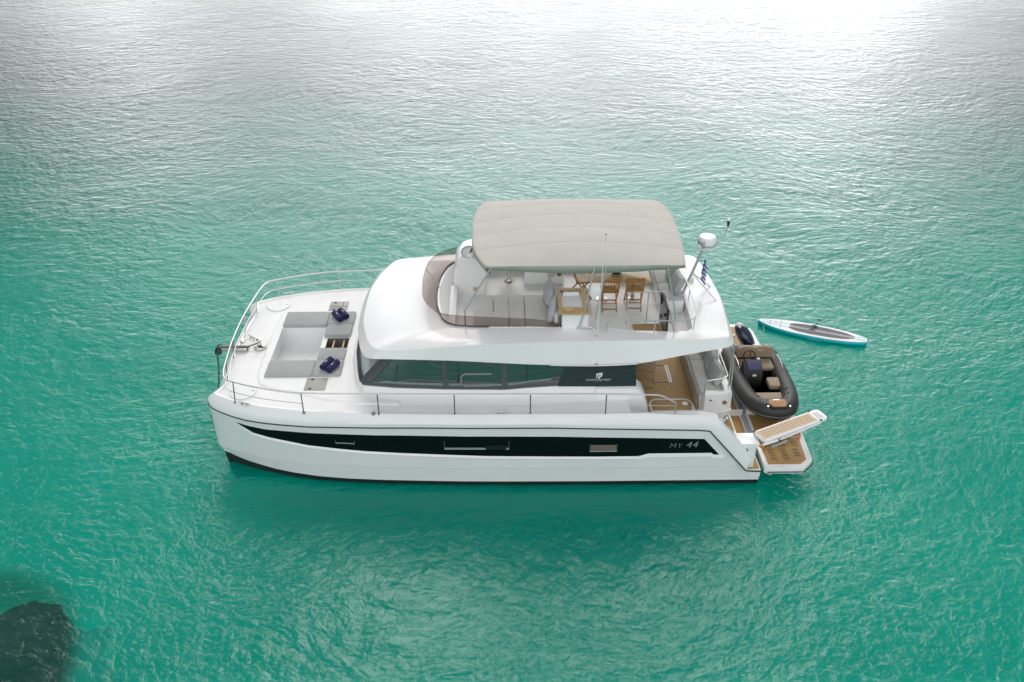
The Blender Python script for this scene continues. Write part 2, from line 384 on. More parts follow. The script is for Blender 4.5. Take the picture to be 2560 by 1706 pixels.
def hull_y(x, z):
    """half breadth of the outer hull side"""
    a, b = yw(x), ys(x)
    yc = a + (b - a) * .42
    if z <= 0: return a - .40 * min(1, -z / .7)
    if z < .5: return a + (yc - .012 - a) * z / .5
    return yc + (b - yc) * min(1, (z - .5) / 1.2)
HX = [0, .03, .08, .16, .28, .45, .7, 1, 1.4, 1.9, 2.5, 3.2, 4, 5, 6, 7, 8, 9, 10, 10.8, 11.3, 11.52, 11.75, 12, 12.25, 12.47, 12.6, 12.75, 12.87]
for s in (-1, 1):
    b = MB(); rows = []; anti = MB(); arows = []; aboot = []
    for x in HX:
        top = zs(x); r = []; xs_ = lambda z: x + stem(z) * max(0, 1 - x / 2.0)
        boot = interp(x, [0, .2, .7, 1.4, 2.2, 3.2, 13], [.27, .25, .18, .11, .075, .06, .055])
        zl = [top, max(min(1.2, top - .004), .55) if top > .6 else top - .004, min(.512, top - .008), min(.50, top - .012), min(.26, top - .1) if x > .3 else .28, boot]
        for z in zl: r.append((xs_(z), s * hull_y(x, z), z))
        rows.append(r)
        yi = min(yin(x), yw(x) - .001)
        a = [(xs_(z), s * hull_y(x, z), z) for z in (boot, 0, -.25)] + [(xs_(-.62), s * (yw(x) + yi) / 2, -.62)] + [(xs_(z), s * yi, z) for z in (-.3, 0, boot)]
        arows.append(a)
        aboot.append([(xs_(boot), s * yi, boot), (xs_(.7), s * yi, .7), (xs_(min(top, .85)), s * max(yi - .02, 0), min(top - .02, .85))])
    b.loft(rows); b.loft(aboot)
    # transom face of the hull
    b.bm.faces.new([b.bm.verts.new((12.87, s * y, z)) for y, z in ((3.08, .03), (3.135, .398), (1.19, .398), (1.2, .03))])
    hull = b.build('hull', TOPSIDE, yacht, sharp=25)
    anti.loft(arows)
    anti.bm.faces.new([anti.bm.verts.new((12.86, s * y, z)) for y, z in ((3.08, .03), (3.0, -.3), (2.1, -.62), (1.3, -.3), (1.2, .03))])
    anti.build('antifouling', ANTI, hull)
    # long black window band, hugging the side 7 mm proud
    XT = [.73, 1.0, 1.42, 2.0, 2.44, 3.4, 4.5, 5.5, 6.5, 8, 9, 10, 11, 11.43]
    ZT = [1.505, 1.47, 1.455, 1.475, 1.485, 1.49, 1.50, 1.495, 1.487, 1.47, 1.44, 1.41, 1.375, 1.36]
    XB = [.73, 1.11, 1.5, 1.81, 2.4, 3.1, 3.7, 4.5, 5.3, 6.5, 8, 9.08, 9.98, 10.19, 11.64, 11.71, 11.82]
    ZB = [1.50, 1.28, 1.22, 1.18, 1.105, 1.04, 1.0, .97, .94, .895, .87, .86, .86, .94, .94, .885, .885]
    def zt(x): return interp(x, XT, ZT) if x <= 11.43 else interp(x, [11.43, 11.82], [1.36, .89])
    def zb(x): return interp(x, XB, ZB)
    bx = sorted(set([.74, .8, .9] + XT[1:] + XB[1:] + [9.99, 10.18, 11.6]))
    b = MB(); rows = []
    for x in bx:
        hi, lo = max(zt(x), zb(x) + .004), zb(x)
        rows.append([(x, s * (hull_y(x, hi)), hi + .004)] + [(x, s * (hull_y(x, z) + .007), z) for z in (hi, hi + (lo - hi) * .33, hi + (lo - hi) * .66, lo)] + [(x, s * hull_y(x, lo), lo - .004)])
    b.loft(rows); b.build('window_band', BLACK, hull, sharp=50)
    # white chamfer ledge catching the light along the band's lower edge
    b = MB(); rows = []
    for x in [.74, 1.11, 1.3, 1.5, 1.81, 2.4, 3.1, 3.7, 4.5, 5.3, 6.5, 8, 9.08, 9.94]:
        z = zb(x); k = min(1, (x - .7) / .5)
        rows.append([(x, s * (hull_y(x, z) + .004), z + .005), (x - .03 * (1 - k), s * (hull_y(x, z - .05) + .035 * k), z - .05 * k), (x, s * (hull_y(x, z - .075 * k) - .01), z - .075 * k)])
    b.loft(rows)
    rows = [[(x, s * (hull_y(x, z) + .004), z + .005), (x, s * (hull_y(x, z - .08) + .035), z - .085), (x, s * (hull_y(x, z - .11) - .01), z - .11)] for x, z in ((9.9, .858), (10.0, .872), (10.19, .935), (11.63, .935), (11.7, .88), (11.95, .875))]
    b.loft(rows); b.build('ledge', GEL, hull, sharp=20)
    # dark rubbing line at the sheer
    b = MB(); P = [(x + stem(zs(x)), s * (ys(x) + .004), zs(x)) for x in HX]
    b.tube(P, .016, 6); b.build('rub_rail', RUBBER, hull)
    b = MB(); b.tube([(x + stem(.5), s * (hull_y(x, .505) + .001), interp(x, [0, .7, 3, 12], [.66, .60, .505, .505])) for x in HX if .4 < x < 12.4], .005, 5); b.build('spray_line', mat('grey_line', (.42, .44, .45), .5), hull)
hull_near = [o for o in yacht.children if o.name.startswith('hull')][0]
# portlights in the near band, the lettering
def band_plate(name, pts, m, parent, off=.012):
    b = MB(); b.bm.faces.new([b.bm.verts.new((x, -(hull_y(x, z) + off), z)) for x, z in pts]); return b.build(name, m, parent, flat=True)
PORTGREY = mat('portlight_trim', (.30, .32, .33), .4)
def portlight(x0, x1, z0, z1, lip):
    b = MB(); y = lambda x, z: -(hull_y(x, z) + .01)
    def strip(a, c_, w_, up=False):
        (xa, za), (xc, zc) = a, c_
        b.prism([(xa, za), (xc, zc), (xc + (0 if not up else w_), zc + (w_ if not up else 0)), (xa + (0 if not up else w_), za + (w_ if not up else 0))], 0, .012, fn=lambda u, v, t: (u, y(u, v) - t, v))
    strip((x0, z0), (x1, z0), lip); strip((x0, z0 + lip + .001), (x0, z1), .005, True); strip((x1 - .005, z0 + lip + .001), (x1 - .005, z1), .005, True)
    return b.build('portlight', PORTGREY, hull_near, flat=True)
portlight(3.05, 3.49, 1.22, 1.30, .022)
p2 = portlight(5.53, 7.0, 1.105, 1.36, .05)
band_plate('vent_grille', [(6.47, 1.11), (6.94, 1.11), (6.94, 1.24), (6.47, 1.24)], BLACKP, hull_near, .026)
portlight(8.84, 9.46, 1.02, 1.25, .025)
band_plate('open_pane', [(8.86, 1.05), (9.44, 1.05), (9.44, 1.22), (8.86, 1.22)], mat('brown_pane_reflection', (.16, .13, .11), .6), hull_near, .010)  # brownish reflection put into the pane's colour
FX = Matrix(((1, 0, 0, 0), (0, 0, -1, 0), (0, 1, 0, 0), (0, 0, 0, 1)))
def onhull(off): return lambda p: (p.x, -(hull_y(p.x, p.z) + off), p.z)
put_text('lettering', 'MY', .20, GREYP, Matrix.Translation((10.79, -3.2, 1.17)) @ FX @ Matrix.Rotation(R(1), 4, 'Z'), hull_near, fn=onhull(.012), shear=.18, offset=-.004, spacing=1.15)
put_text('lettering', '44', .26, GREYP, Matrix.Translation((11.16, -3.2, 1.195)) @ FX @ Matrix.Rotation(R(1), 4, 'Z'), hull_near, fn=onhull(.012), shear=.2, offset=-.001, spacing=1.1)

# bulwark: one moulding round bows and sides, rolled over the sheer
half = [(.04, 0), (.055, -.5), (.09, -1.0), (.14, -1.4), (.17, -1.62), (.12, -1.8), (.04, -1.97), (0, -2.08)] + [(x, -ys(x)) for x in HX[1:] if x <= 11.3]
half = half + [(11.52, -3.2), (11.75, -3.2), (12, -3.2), (12.25, -3.2), (12.44, -3.2), (12.50, -3.2)]
half = [half[0]] + half[1:]
def bul_section(i, P):
    x, y = P[i]
    a = P[max(i-1, 0)]; c_ = P[min(i+1, len(P)-1)]
    if i == 0: a = (c_[0], -c_[1])
    t = Vector((c_[0]-a[0], c_[1]-a[1])); t.normalize(); nin = Vector((-t.y, t.x))
    if nin.dot(Vector((5, 0)) - Vector((x, y))) < 0 and x < 6: nin = -nin
    if x >= 6: nin = Vector((0, 1))
    z = zs(x) if abs(y) >= 2.0 or x > 1 else 1.73
    wing = max(0, min(1, (x - 10.35) / .35))
    # direction normal to the sheer in profile
    z0, z1 = zs(x - .05), zs(x + .05); up = Vector((-(z1 - z0) / .1, 1)); up.normalize()
    hgt = (2.0 - z if x < 10.3 else .268) + .06 * wing - .05 * max(0, (x - 12.2) / .3)
    hgt = max(hgt, .03)
    fwd = max(0, 1 - x / .5) if abs(y) < 2.0 else 0
    out = []
    w_in = .165 + (.12 - .165) * wing
    for u, h in ((0, .0), (0, min(.10, hgt * .4)), (w_in * .45, hgt * .78), (w_in, hgt), (w_in + .05 + .12 * wing, hgt - .015 + .012 * wing), (w_in + .06 + .13 * wing, -.02 - .25 * wing)):
        out.append((x + nin.x * u + up.x * h, y + nin.y * u, z + up.y * h))
    return out
sec = [bul_section(i, half) for i in range(len(half))]
full = [[(p[0], -p[1], p[2]) for p in r] for r in sec[:0:-1]] + sec
b = MB(); b.loft(full, cap=False); b.bm.faces.new([b.bm.verts.new(p) for p in full[0]]); b.bm.faces.new([b.bm.verts.new(p) for p in full[-1]]); bul = b.build('bulwark', GEL, yacht, sharp=30)
# front beam below the bulwark, between the bows
b = MB(); fr = [p for p in half if abs(p[1]) <= 2.0 and p[0] < .3]
fr = [(x, -y) for x, y in fr[:0:-1]] + fr
b.loft([[(x, y, 1.735), (x + .02, y, 1.3), (x + .25, y * .97, .95), (x + 1.5, y * .9, .80)] for x, y in fr])
b.box((6.9, 0, .86), (10.9, 2.9, .2))
b.build('bridgedeck', GEL, yacht)
# decks
ZD = 1.965
inner = [(p[4][0], p[4][1]) for p in sec if p[4][0] < 9.7 and p[4][2] > 1.8]
inner += [(9.72, inner[-1][1])]
loop = [(x, -y, ZD) for x, y in inner[:0:-1]] + [(x, y, ZD) for x, y in inner]
b = MB(); b.fill([loop, [(x, y, ZD) for x, y in ((1.14, -.9), (3.08, -.9), (3.08, .9), (1.14, .9))]])
deck = b.build('foredeck', DECK, yacht, flat=True)
# raised plateau round the lounge
plo = [(.97, 0), (.98, -.85), (1.02, -1.45), (1.14, -1.72), (1.38, -1.92), (1.9, -2.07), (2.7, -2.36), (3.5, -2.56), (4.5, -2.62)]
pli = [(x + (.10 if y == 0 or x < 1.1 else .04), y * .955) for x, y in plo]
pl = [(x, -y) for x, y in plo[:0:-1]] + plo; pi_ = [(x, -y) for x, y in pli[:0:-1]] + pli
b = MB(); b.loft([[(x, y, ZD + .001), (x * .6 + u * .4, y * .6 + v * .4, ZD + .03), (u, v, 2.0)] for (x, y), (u, v) in zip(pl, pi_)])
holes = [[(1.2, -.80), (2.33, -.80), (2.33, .80), (1.2, .80)], [(2.45, -.22), (3.0, -.22), (3.0, .245), (2.45, .245)]]
b.fill([[(u, v, 2.0) for u, v in pi_]] + [[(x, y, 2.0) for x, y in h] for h in holes])
b.build('lounge_plateau', DECK, deck, sharp=20)
b = MB()   # sunken well with floor
h = [(1.2, -.80), (2.33, -.80), (2.33, .80), (1.2, .80)]; f = [(1.12, -.80), (2.33, -.80), (2.33, .80), (1.12, .80)]
b.loft([[(x, y, 2.0) for x, y in h], [(x, y, 1.46) for x, y in f]], cu=True)
b.bm.faces.new([b.bm.verts.new((x, y, 1.46)) for x, y in f])
b.lathe([(0, 0), (.07, 0), (.07, .012), (.05, .014), (0, .014)], (1.62, .79, 1.76), Matrix.Rotation(R(90), 4, 'X').to_euler())
b.build('sunken_well', GEL, deck, sharp=20)
MB().lathe([(0, 0), (.035, 0), (.03, .004), (0, .004)], (1.83, .1, 1.461)).build('drain', STEEL, deck)
b = MB()   # steps down through the bulkhead
b.loft([[(x, y, z) for x, y in ((2.45, -.22), (3.0, -.22), (3.0, .245), (2.45, .245))] for z in (1.999, 1.35)], cu=True)
b.box((2.72, 0, 1.33), (.6, .5, .02)); b.build('step_well', mat('step_well_grey', (.16, .15, .14), .7), deck, flat=True)
for x in (2.62, 2.87): MB().box((x, .01, 1.955), (.04, .45, .03), bev=.006).build('slat', LWOOD, deck)
# deck hatches and locker lids
for y in (-2.03, 1.98):
    b = MB(); b.lathe([(0, 0), (.30, 0), (.30, .012), (.285, .018), (.27, .02), (0, .02)], (.84, y, ZD + .001), seg=36)
    hp = b.build('round_hatch', LIDGREY, deck)
    MB().lathe([(.272, 0), (.30, 0), (.315, .008), (.30, .026), (.285, .026)], (.84, y, ZD + .002), seg=36).build('hatch_rim', GEL, hp)
    MB().box((1.07, y + .02, ZD + .026), (.03, .03, .012)).build('latch', BLACKP, hp)
for y0, y1, open_ in ((-2.04, -1.54, 0), (1.62, 2.10, 1)):
    lid = MB().prism(rrect(2.24, 2.74, y0, y1, .03), 1.968 if y0 < 0 else 1.97, 2.012, bev=.006).build('locker_lid', GREYPLAS, deck)
    for q in (.12, .88):
        MB().lathe([(0, 0), (.04, 0), (.04, .006), (.015, .008), (0, .008)], (2.38, y0 + (y1 - y0) * q, 2.013), seg=14).build('latch', BLACKP, lid)
    if open_:
        MB().box((2.49, 1.83, 2.014), (.48, .014, .003)).box((2.60, 1.97, 2.014), (.014, .25, .0032)).build('lid_seam', BLACKP, lid)
# cleats, fairlead
def cleat(c, ang, L_=.30):
    Mx = Matrix.Translation(c) @ Matrix.Rotation(ang, 4, 'Z'); b = MB()
    P = [Mx @ Vector((u * L_ / 2, 0, .062 + .012 * abs(u) ** 2)) for u in (-1, -.6, 0, .6, 1)]
    b.tube(P, [.009, .015, .017, .015, .009], 8)
    for u in (-.22, .22): b.tube([Mx @ Vector((u * L_, 0, .002)), Mx @ Vector((u * L_ * .8, 0, .06))], [.022, .012], 8)
    return b.build('cleat', STEEL, yacht)
cleat((1.0, -2.56, 1.985), R(-20)); cleat((1.02, 2.56, 1.985), R(20)); cleat((6.83, -2.985, 1.985), 0, .36); cleat((.52, .30, ZD), R(-40), .3)
cleat((12.05, -3.02, 1.25), R(52), .34)
MB().lathe([(0, 0), (.045, 0), (.045, .03), (.025, .06), (0, .065)], (3.97, -2.95, 1.985), seg=14).build('fuel_cap', DARKSTEEL, yacht)
# windlass
wl = MB().lathe([(0, 0), (.15, 0), (.15, .05), (.13, .075), (0, .08)], (.82, -.13, ZD), seg=24).build('windlass', STEEL, yacht)
MB().lathe([(0, 0), (.05, 0), (.06, .02), (.035, .05), (.04, .1), (.075, .12), (.07, .16), (.03, .175), (0, .178)], (.80, -.08, ZD + .08), seg=20).build('drum', CHROME, wl)
MB().box((.86, -.2, ZD + .087), (.12, .06, .012), bev=.004).build('foot_switch', BLACKP, wl)
MB().box((.30, .18, 1.995), (.10, .16, .03), bev=.01).build('bow_light', STEEL, yacht)
# bow roller carrying the anchor
b = MB()
for dy in (-.075, .075): b.box((.22, -.24 + dy, 2.03), (.62, .012, .09), bev=.003)
b.box((.30, -.24, 1.99), (.5, .16, .012)); b.build('bow_roller', STEEL, yacht)

# guard rail
gr_near = [(.33, 0), (.35, -.8), (.42, -1.6), (.47, -2.0), (.55, -2.24), (.75, -2.40), (1.5, -2.68), (2.4, -2.87), (4.09, -2.93), (5.79, -2.97), (7.48, -2.99), (9.16, -3.03), (10.15, -3.07)]
top = [(x, y, 2.53) for x, y in gr_near] + [(10.38, -3.07, 2.50), (10.62, -3.07, 2.36), (10.70, -3.07, 2.28), (10.72, -3.07, 2.02)]
far = [(x, -y, z) for x, y, z in top[:0:-1]]
b = MB(); b.tube(smooth_path(far + top, 3), .017, 8); rail = b.build('guard_rail', STEEL, yacht)
mid = [(x, y, 2.24) for x, y in gr_near[:8]]; mid = [(x, -y, z) for x, y, z in mid[:0:-1]] + mid
MB().tube(smooth_path(mid, 3), .011, 8).build('middle_rail', STEEL, rail)
for s in (-1, 1):
    MB().tube([(x, -s * y if s > 0 else y, 2.24) for x, y in gr_near[7:]] + [(10.70, s * 3.07, 2.22)], .004, 6).build('guard_wire', STEEL, rail)
    for x, y, z0 in ((.27, .62, 1.95), (.36, 1.55, 1.96), (.76, 2.44, 1.975), (2.4, 2.875, 1.975), (4.09, 2.95, 1.98), (5.79, 2.985, 1.985), (7.48, 3.0, 1.985), (9.16, 3.035, 1.96)):
        tp = min(((p[0] - x) ** 2 + (abs(p[1]) - y) ** 2, p) for p in smooth_path(top, 12))[1]
        b = MB(); b.tube([(x, s * y, z0), (tp[0], s * abs(tp[1]), 2.53)], .0135, 8); b.lathe([(0, 0), (.035, 0), (.03, .012), (.016, .03), (0, .03)], (x, s * y, z0), seg=12)
        b.build('stanchion', DARKSTEEL if s < 0 else STEEL, rail)

# ------------------------------------------------------------ saloon
cab = empty('saloon', (6.4, 0, 2.0)); cab.parent = yacht; cab.location = (-.05, 0, 2.0)
def mir(h): return [(x, -y) + tuple(r) for x, y, *r in h[:0:-1]] + [(x, y) + tuple(r) for x, y, *r in h]
B0 = [(3.12, 0), (3.16, -.8), (3.3, -1.52), (3.44, -2.02), (3.66, -2.34), (4.4, -2.55), (5.56, -2.64), (6.91, -2.66), (7.5, -2.64), (8.2, -2.58), (9.72, -2.5)]
B1 = [(3.29, 0), (3.33, -.71), (3.47, -1.54), (3.56, -1.95), (3.66, -2.11), (4.4, -2.23), (5.56, -2.31), (6.91, -2.35), (7.4, -2.33), (8.1, -2.30), (9.94, -2.30)]
Z1 = [2.2, 2.2, 2.2, 2.2, 2.2, 2.2, 2.2, 2.2, 2.235, 2.26, 2.245]
T1 = [(4.05, 0), (4.08, -.7), (4.18, -1.5), (4.24, -1.95), (4.33, -2.11), (4.9, -2.245), (5.8, -2.30), (6.95, -2.315), (7.5, -2.305), (8.3, -2.30), (9.9, -2.30)]
b = MB()
rows = []
for (x0, y0), (x1, y1), z in zip(B0, B1, Z1):
    rows.append([(x0, y0, 1.968), (x0 * .6 + x1 * .4, y0 * .6 + y1 * .4, 2.01), (x0 * .2 + x1 * .8, y0 * .2 + y1 * .8 , 2.10), (x1, y1 - .012, z - .015), (x1 + .01, y1 + .03, z)])
rows = [[(p[0], -p[1], p[2]) for p in r] for r in rows[:0:-1]] + rows
b.loft(rows); b.build('coachroof_base', GEL, cab, sharp=30)
def gl(u0, u1, off=0, i0=0, i1=3):
    """strip of the glass surface between fractions of height, from station i0 to i1"""
    r = []
    for i in range(i0, i1 + 1):
        p0 = Vector((*B1[i], Z1[i])); p1 = Vector((*T1[i], 2.99)); n_ = Vector((0, -1, 0)) if i > 4 else Vector((-.9, -.3, 0)) if i > 2 else Vector((-1, 0, 0))
        r.append([p0.lerp(p1, u) + n_ * off for u in (u0, u1)])
    return r
rw = gl(.06, 1, .0, 0, 3); rw = [[(p.x, -p.y, p.z) for p in r] for r in rw[:0:-1]] + rw
MB().loft(rw).build('windscreen', FRONTGLASS, cab, outward=(6.5, 0, 2.4))
rw = gl(0, .10, .015, 0, 3); rw = [[(p.x, -p.y, p.z) for p in r] for r in rw[:0:-1]] + rw
MB().loft(rw).build('windscreen_frame', mat('dark_trim', (.035, .03, .045), .3), cab)
for s in (-1, 1):
    sg = lambda rows: [[(p.x, -s * p.y if s > 0 else p.y, p.z) for p in r] for r in rows]
    b = MB()   # slanting corner pillar
    P = gl(0, 1, .012, 3, 4); b.loft(sg([[P[0][0].lerp(P[0][1], t) + Vector((-.01, .02, 0)), P[1][0].lerp(P[1][1], t), (P[1][0].lerp(P[1][1], t) + Vector((.14, -.012, 0)))] for t in (0, .25, .5, .75, 1)]))
    b.build('corner_pillar', FRAME, cab)
    for x0, x1 in ((3.86, 5.51), (5.62, 6.86), (6.96, 8.32)):
        rows = []
        for k in range(9):
            x = x0 + (x1 - x0) * k / 8
            lo = Vector((x, interp(x, [p[0] for p in B1[4:]], [p[1] for p in B1[4:]]), interp(x, [p[0] for p in B1[4:]], Z1[4:]) + .07))
            sh = max(0, .62 - .86 * (x - 3.86)) if x < 4.6 else 0
            hi = Vector((max(x, 0), interp(x, [p[0] for p in T1[4:]], [p[1] for p in T1[4:]]), 2.99))
            if x0 < 4 and k < 8:
                hi = Vector((4.46 + (x1 - 4.46) * k / 8, interp(4.46 + (x1 - 4.46) * k / 8, [p[0] for p in T1[4:]], [p[1] for p in T1[4:]]), 2.99))
            rows.append([lo, lo.lerp(hi, .5), hi])
        wi = MB().loft(sg(rows)).build('side_window', SIDEGLASS, cab, outward=(6.5, 0, 2.4))
        if s < 0:   # toe rail's bluish reflection, put in as a pale strip on each pane
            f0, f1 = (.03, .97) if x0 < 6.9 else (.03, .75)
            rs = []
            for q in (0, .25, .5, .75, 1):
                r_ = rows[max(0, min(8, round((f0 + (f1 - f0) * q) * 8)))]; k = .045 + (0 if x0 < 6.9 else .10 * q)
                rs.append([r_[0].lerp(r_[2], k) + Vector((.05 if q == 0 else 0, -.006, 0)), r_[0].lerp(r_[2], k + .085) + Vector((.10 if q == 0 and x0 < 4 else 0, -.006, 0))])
            MB().loft(rs).build('rail_reflection_strip', mat('pale_blue_reflection', (.17, .225, .24), .3), wi, flat=True)
    # lower frame bar and the two uprights
    rows = []
    for x in (3.70, 4.0, 4.4, 5, 5.56, 6.2, 6.91, 7.15, 7.4, 7.75, 8.1, 8.3):
        y = interp(x, [p[0] for p in B1[4:]], [p[1] for p in B1[4:]]); z = interp(x, [p[0] for p in B1[4:]], Z1[4:])
        rows.append([Vector((x, y - .008, z + .002)), Vector((x, y - .008, z + .075)), Vector((x, y + .02, z + .08))])
    b = MB(); b.loft(sg(rows))
    for x in (5.565, 6.91):
        y = interp(x, [p[0] for p in B1[4:]], [p[1] for p in B1[4:]])
        b.loft(sg([[Vector((x + dx, y - .011, 2.24)), Vector((x + dx, -2.312, 2.98))] for dx in (-.055, .055)]))
    b.build('window_frame', FRAME, cab, flat=True)
    if s < 0:   # hinged opening pane with its rounded frame
        b = MB(); yy = lambda z: -2.335 + (z - 2.27) * .06
        P = [(6.62, 2.62), (6.0, 2.62), (5.93, 2.56), (5.93, 2.37), (6.0, 2.31), (6.62, 2.31)]
        b.tube([(x, yy(z) - .012, z) for x, z in P], .022, 6); b.build('opening_window', mat('grey_seal', (.20, .21, .21), .4), cab)
# what shows through the panes
b = MB(); b.box((6.6, 0, 1.75), (5.6, 4.2, .04)); b.box((9.3, 0, 2.4), (.04, 4.0, 1.2)); b.box((6.6, 0, 2.96), (5.2, 4.0, .03)); b.build('saloon_interior', DARKIN, cab)
b = MB(); b.loft([[(3.40, -.7, 2.22), (3.54, -1.5, 2.22), (3.66, -2.0, 2.22)], [(3.62, -.7, 2.5), (3.74, -1.5, 2.46), (3.80, -1.98, 2.34)], [(4.0, -.7, 2.5), (4.0, -1.5, 2.46), (4.0, -1.95, 2.34)]]); b.box((3.75, .6, 2.3), (.5, 2.5, .2)); b.build('dashboard', WHITEPLAS, cab)
b = MB(); b.box((4.6, -1.55, 2.0), (1.2, .9, .5), bev=.06); b.build('helm_seat', OLIVE, cab)
b = MB()
for c_, sz in (((5.0, -1.95, 2.38), (.5, .03, .04)), ((4.76, -1.95, 2.52), (.035, .03, .3)), ((5.25, -1.95, 2.52), (.035, .03, .3))): b.box(c_, sz)
b.build('picture_frame', LWOOD, cab)
MB().box((6.25, -1.9, 2.42), (.2, .12, .22), bev=.02).build('lamp', WHITEPLAS, cab)
# dark mesh screen lashed over the aft side opening, with the maker's mark
b = MB(); Q = [((8.13, -2.325, 2.255), (8.33, -2.29, 2.96)), ((9.93, -2.325, 2.245), (9.87, -2.29, 2.96))]
b.loft([[Vector(Q[0][0]).lerp(Vector(Q[1][0]), k / 12) + Vector((0, -.012 * sin(pi * k / 12), 0)), Vector(Q[0][0]).lerp(Vector(Q[1][0]), k / 12).lerp(Vector(Q[0][1]).lerp(Vector(Q[1][1]), k / 12), .5) + Vector((0, -.016 * sin(pi * k / 12), 0)), Vector(Q[0][1]).lerp(Vector(Q[1][1]), k / 12)] for k in range(13)])
scr = b.build('shade_screen', SCREEN, cab)
def onscreen(p): return (p.x, -2.352 + (p.z - 2.25) * .05 - .004, p.z)
put_text('lettering', 'FOUNTAINE PAJOT', .066, WHITEP, Matrix.Translation((9.05, -2.3, 2.44)) @ FX, scr, fn=onscreen, shear=.15, offset=.0015)
put_text('lettering', 'MOTOR YACHTS', .022, GREYP, Matrix.Translation((9.05, -2.3, 2.385)) @ FX, scr, fn=onscreen)
b = MB()   # double-F emblem: two hooked strokes
em = lambda pts: b.prism([(9.06 + u * 1.15, 2.49 + v * 1.15) for u, v in pts], 0, .002, fn=lambda x, z, t: (x, onscreen(V(x, 0, z))[1] - t, z))
em([(-.055, 0), (-.033, 0), (-.033, .085), (.062, .10), (.066, .125), (-.04, .108), (-.055, .095)])
em([(-.012, -.02), (.012, -.02), (.012, .018), (.05, .028), (.06, .06), (.06, .092), (-.02, .078), (-.02, .056), (.036, .066), (.036, .048), (-.012, .035)])
b.build('emblem', WHITEP, scr, flat=True)
# moulding that ends the coachroof, and the step down to the cockpit
for s in (-1, 1):
    b = MB(); prof = [(9.0, 2.24), (9.94, 2.24), (10.08, 2.12), (10.2, 1.85), (10.27, 1.5), (10.3, 1.0), (9.0, 1.0)]
    rows = [[(x, s * y, z - dz) for x, z in prof] for y, dz in ((2.0, 0), (2.34, 0), (2.40, .03), (2.44, .1))]
    b.loft(rows, cu=True, cap=True); b.build('coachroof_end', GEL, cab, sharp=40)
    b = MB(); b.prism([(9.72, 1.0), (9.72, 1.968), (9.76, 1.94), (9.78, 1.62), (10.02, 1.62), (10.04, 1.60), (10.06, 1.32), (10.26, 1.30), (10.28, 1.0)], 2.36, 2.98, fn=lambda x, z, y: (x, s * y, z)); st = b.build('side_step', GEL, yacht, flat=True)
    MB().prism(rrect(9.81, 9.99, 2.5, 2.82, .02), 1.622, 1.63, fn=lambda x, y, z: (x, s * y, z)).build('tread', TEAK, st)
# ------------------------------------------------------------ flybridge
fly = empty('flybridge', (0, 0, 0)); fly.parent = yacht; fly.location = (1.5, 0, 3.0)
R0 = [(3.40, 0, 2.92), (3.43, -.8, 2.92), (3.55, -1.5, 2.94), (3.68, -1.95, 2.97), (3.88, -2.22, 3.0), (4.5, -2.33, 3.04), (5.8, -2.35, 3.0), (6.9, -2.36, 2.93), (7.7, -2.36, 2.88), (9.0, -2.36, 2.835), (9.93, -2.34, 2.875), (10.74, -2.28, 3.0), (11.5, -2.19, 3.10), (12.0, -2.10, 3.15), (12.16, -1.86, 3.18), (12.22, -.85, 3.2), (12.27, 0, 3.2)]
R1 = [(3.55, 0, 3.12), (3.58, -.8, 3.12), (3.72, -1.45, 3.13), (3.87, -1.86, 3.15), (4.11, -2.13, 3.165), (4.65, -2.2, 3.2), (5.75, -2.22, 3.285), (6.8, -2.22, 3.315), (7.7, -2.2, 3.335), (9, -2.17, 3.345), (9.85, -2.13, 3.335), (10.8, -2.09, 3.32), (11.5, -2.05, 3.31), (11.93, -1.97, 3.30), (12.05, -1.76, 3.31), (12.14, -.85, 3.33), (12.19, 0, 3.33)]
R1 = [(x, y * (1.03 if 3 < i < 14 else 1), z + (.045 if 3 < i < 14 else 0)) for i, (x, y, z) in enumerate(R1)]
R3 = [(5.30, 0, 3.45), (5.34, -.6, 3.45), (5.43, -1.05, 3.45), (5.56, -1.36, 3.45), (5.76, -1.56, 3.455), (6.15, -1.65, 3.46), (6.7, -1.69, 3.47), (7.2, -1.71, 3.475), (8.0, -1.73, 3.48), (9.0, -1.76, 3.47), (9.7, -1.80, 3.42), (10.5, -1.80, 3.38), (11.0, -1.78, 3.365), (11.15, -1.72, 3.36), (11.24, -1.52, 3.36), (11.27, -.8, 3.37), (11.29, 0, 3.37)]
def lp(a, c_, t, dz=0): return [tuple(u + (v - u) * t + (dz if k == 2 else 0) for k, (u, v) in enumerate(zip(p, q))) for p, q in zip(a, c_)]
DZ = [.045, .045, .045, .045, .04, .035, .02, .015, .015, .01, .01, .01, .015, .02, .02, .02, .02]
def lpz(a, c_, t, k): return [(p[0], p[1], p[2] + d_ * k) for p, d_ in zip(lp(a, c_, t), DZ)]
R1b = lp(R1, R3, .06, .012)
R2a = lpz(R1, R3, .35, 1.0); R2b = lpz(R1, R3, .7, .9)
R3i = [(x + (.05 if i < 5 else 0), y * .985 if i < 14 else y, z - .005) for i, (x, y, z) in enumerate(R3)]
Rw = [(x + (.35 if i < 5 else (-.0 if i < 14 else -.03)), y * (.97 if i > 4 else .93), 3.10) for i, (x, y, z) in enumerate(R3)]
R0u = [(x + (.10 if i < 5 else 0) - (.15 if i > 13 else 0), y * .9, 2.96 if i < 10 else 3.06) for i, (x, y, z) in enumerate(R0)]
def ring(h): return [(x, -y, z) for x, y, z in h[:0:-1]] + list(h[:-1]) + [h[-1]]
def subdiv(h):   # rounder outline
    return smooth_path([(h[1][0], -h[1][1], h[1][2])] + h + [(h[-2][0], -h[-2][1], h[-2][2])], 3)[3:-3]
rings = [ring([tuple(p) for p in subdiv(h)]) for h in (R0u, R0, lp(R0, R1, .5, 0), R1, R1b, R2a, R2b, R3, R3i, Rw)]
b = MB(); b.loft(rings[:9], cu=False)
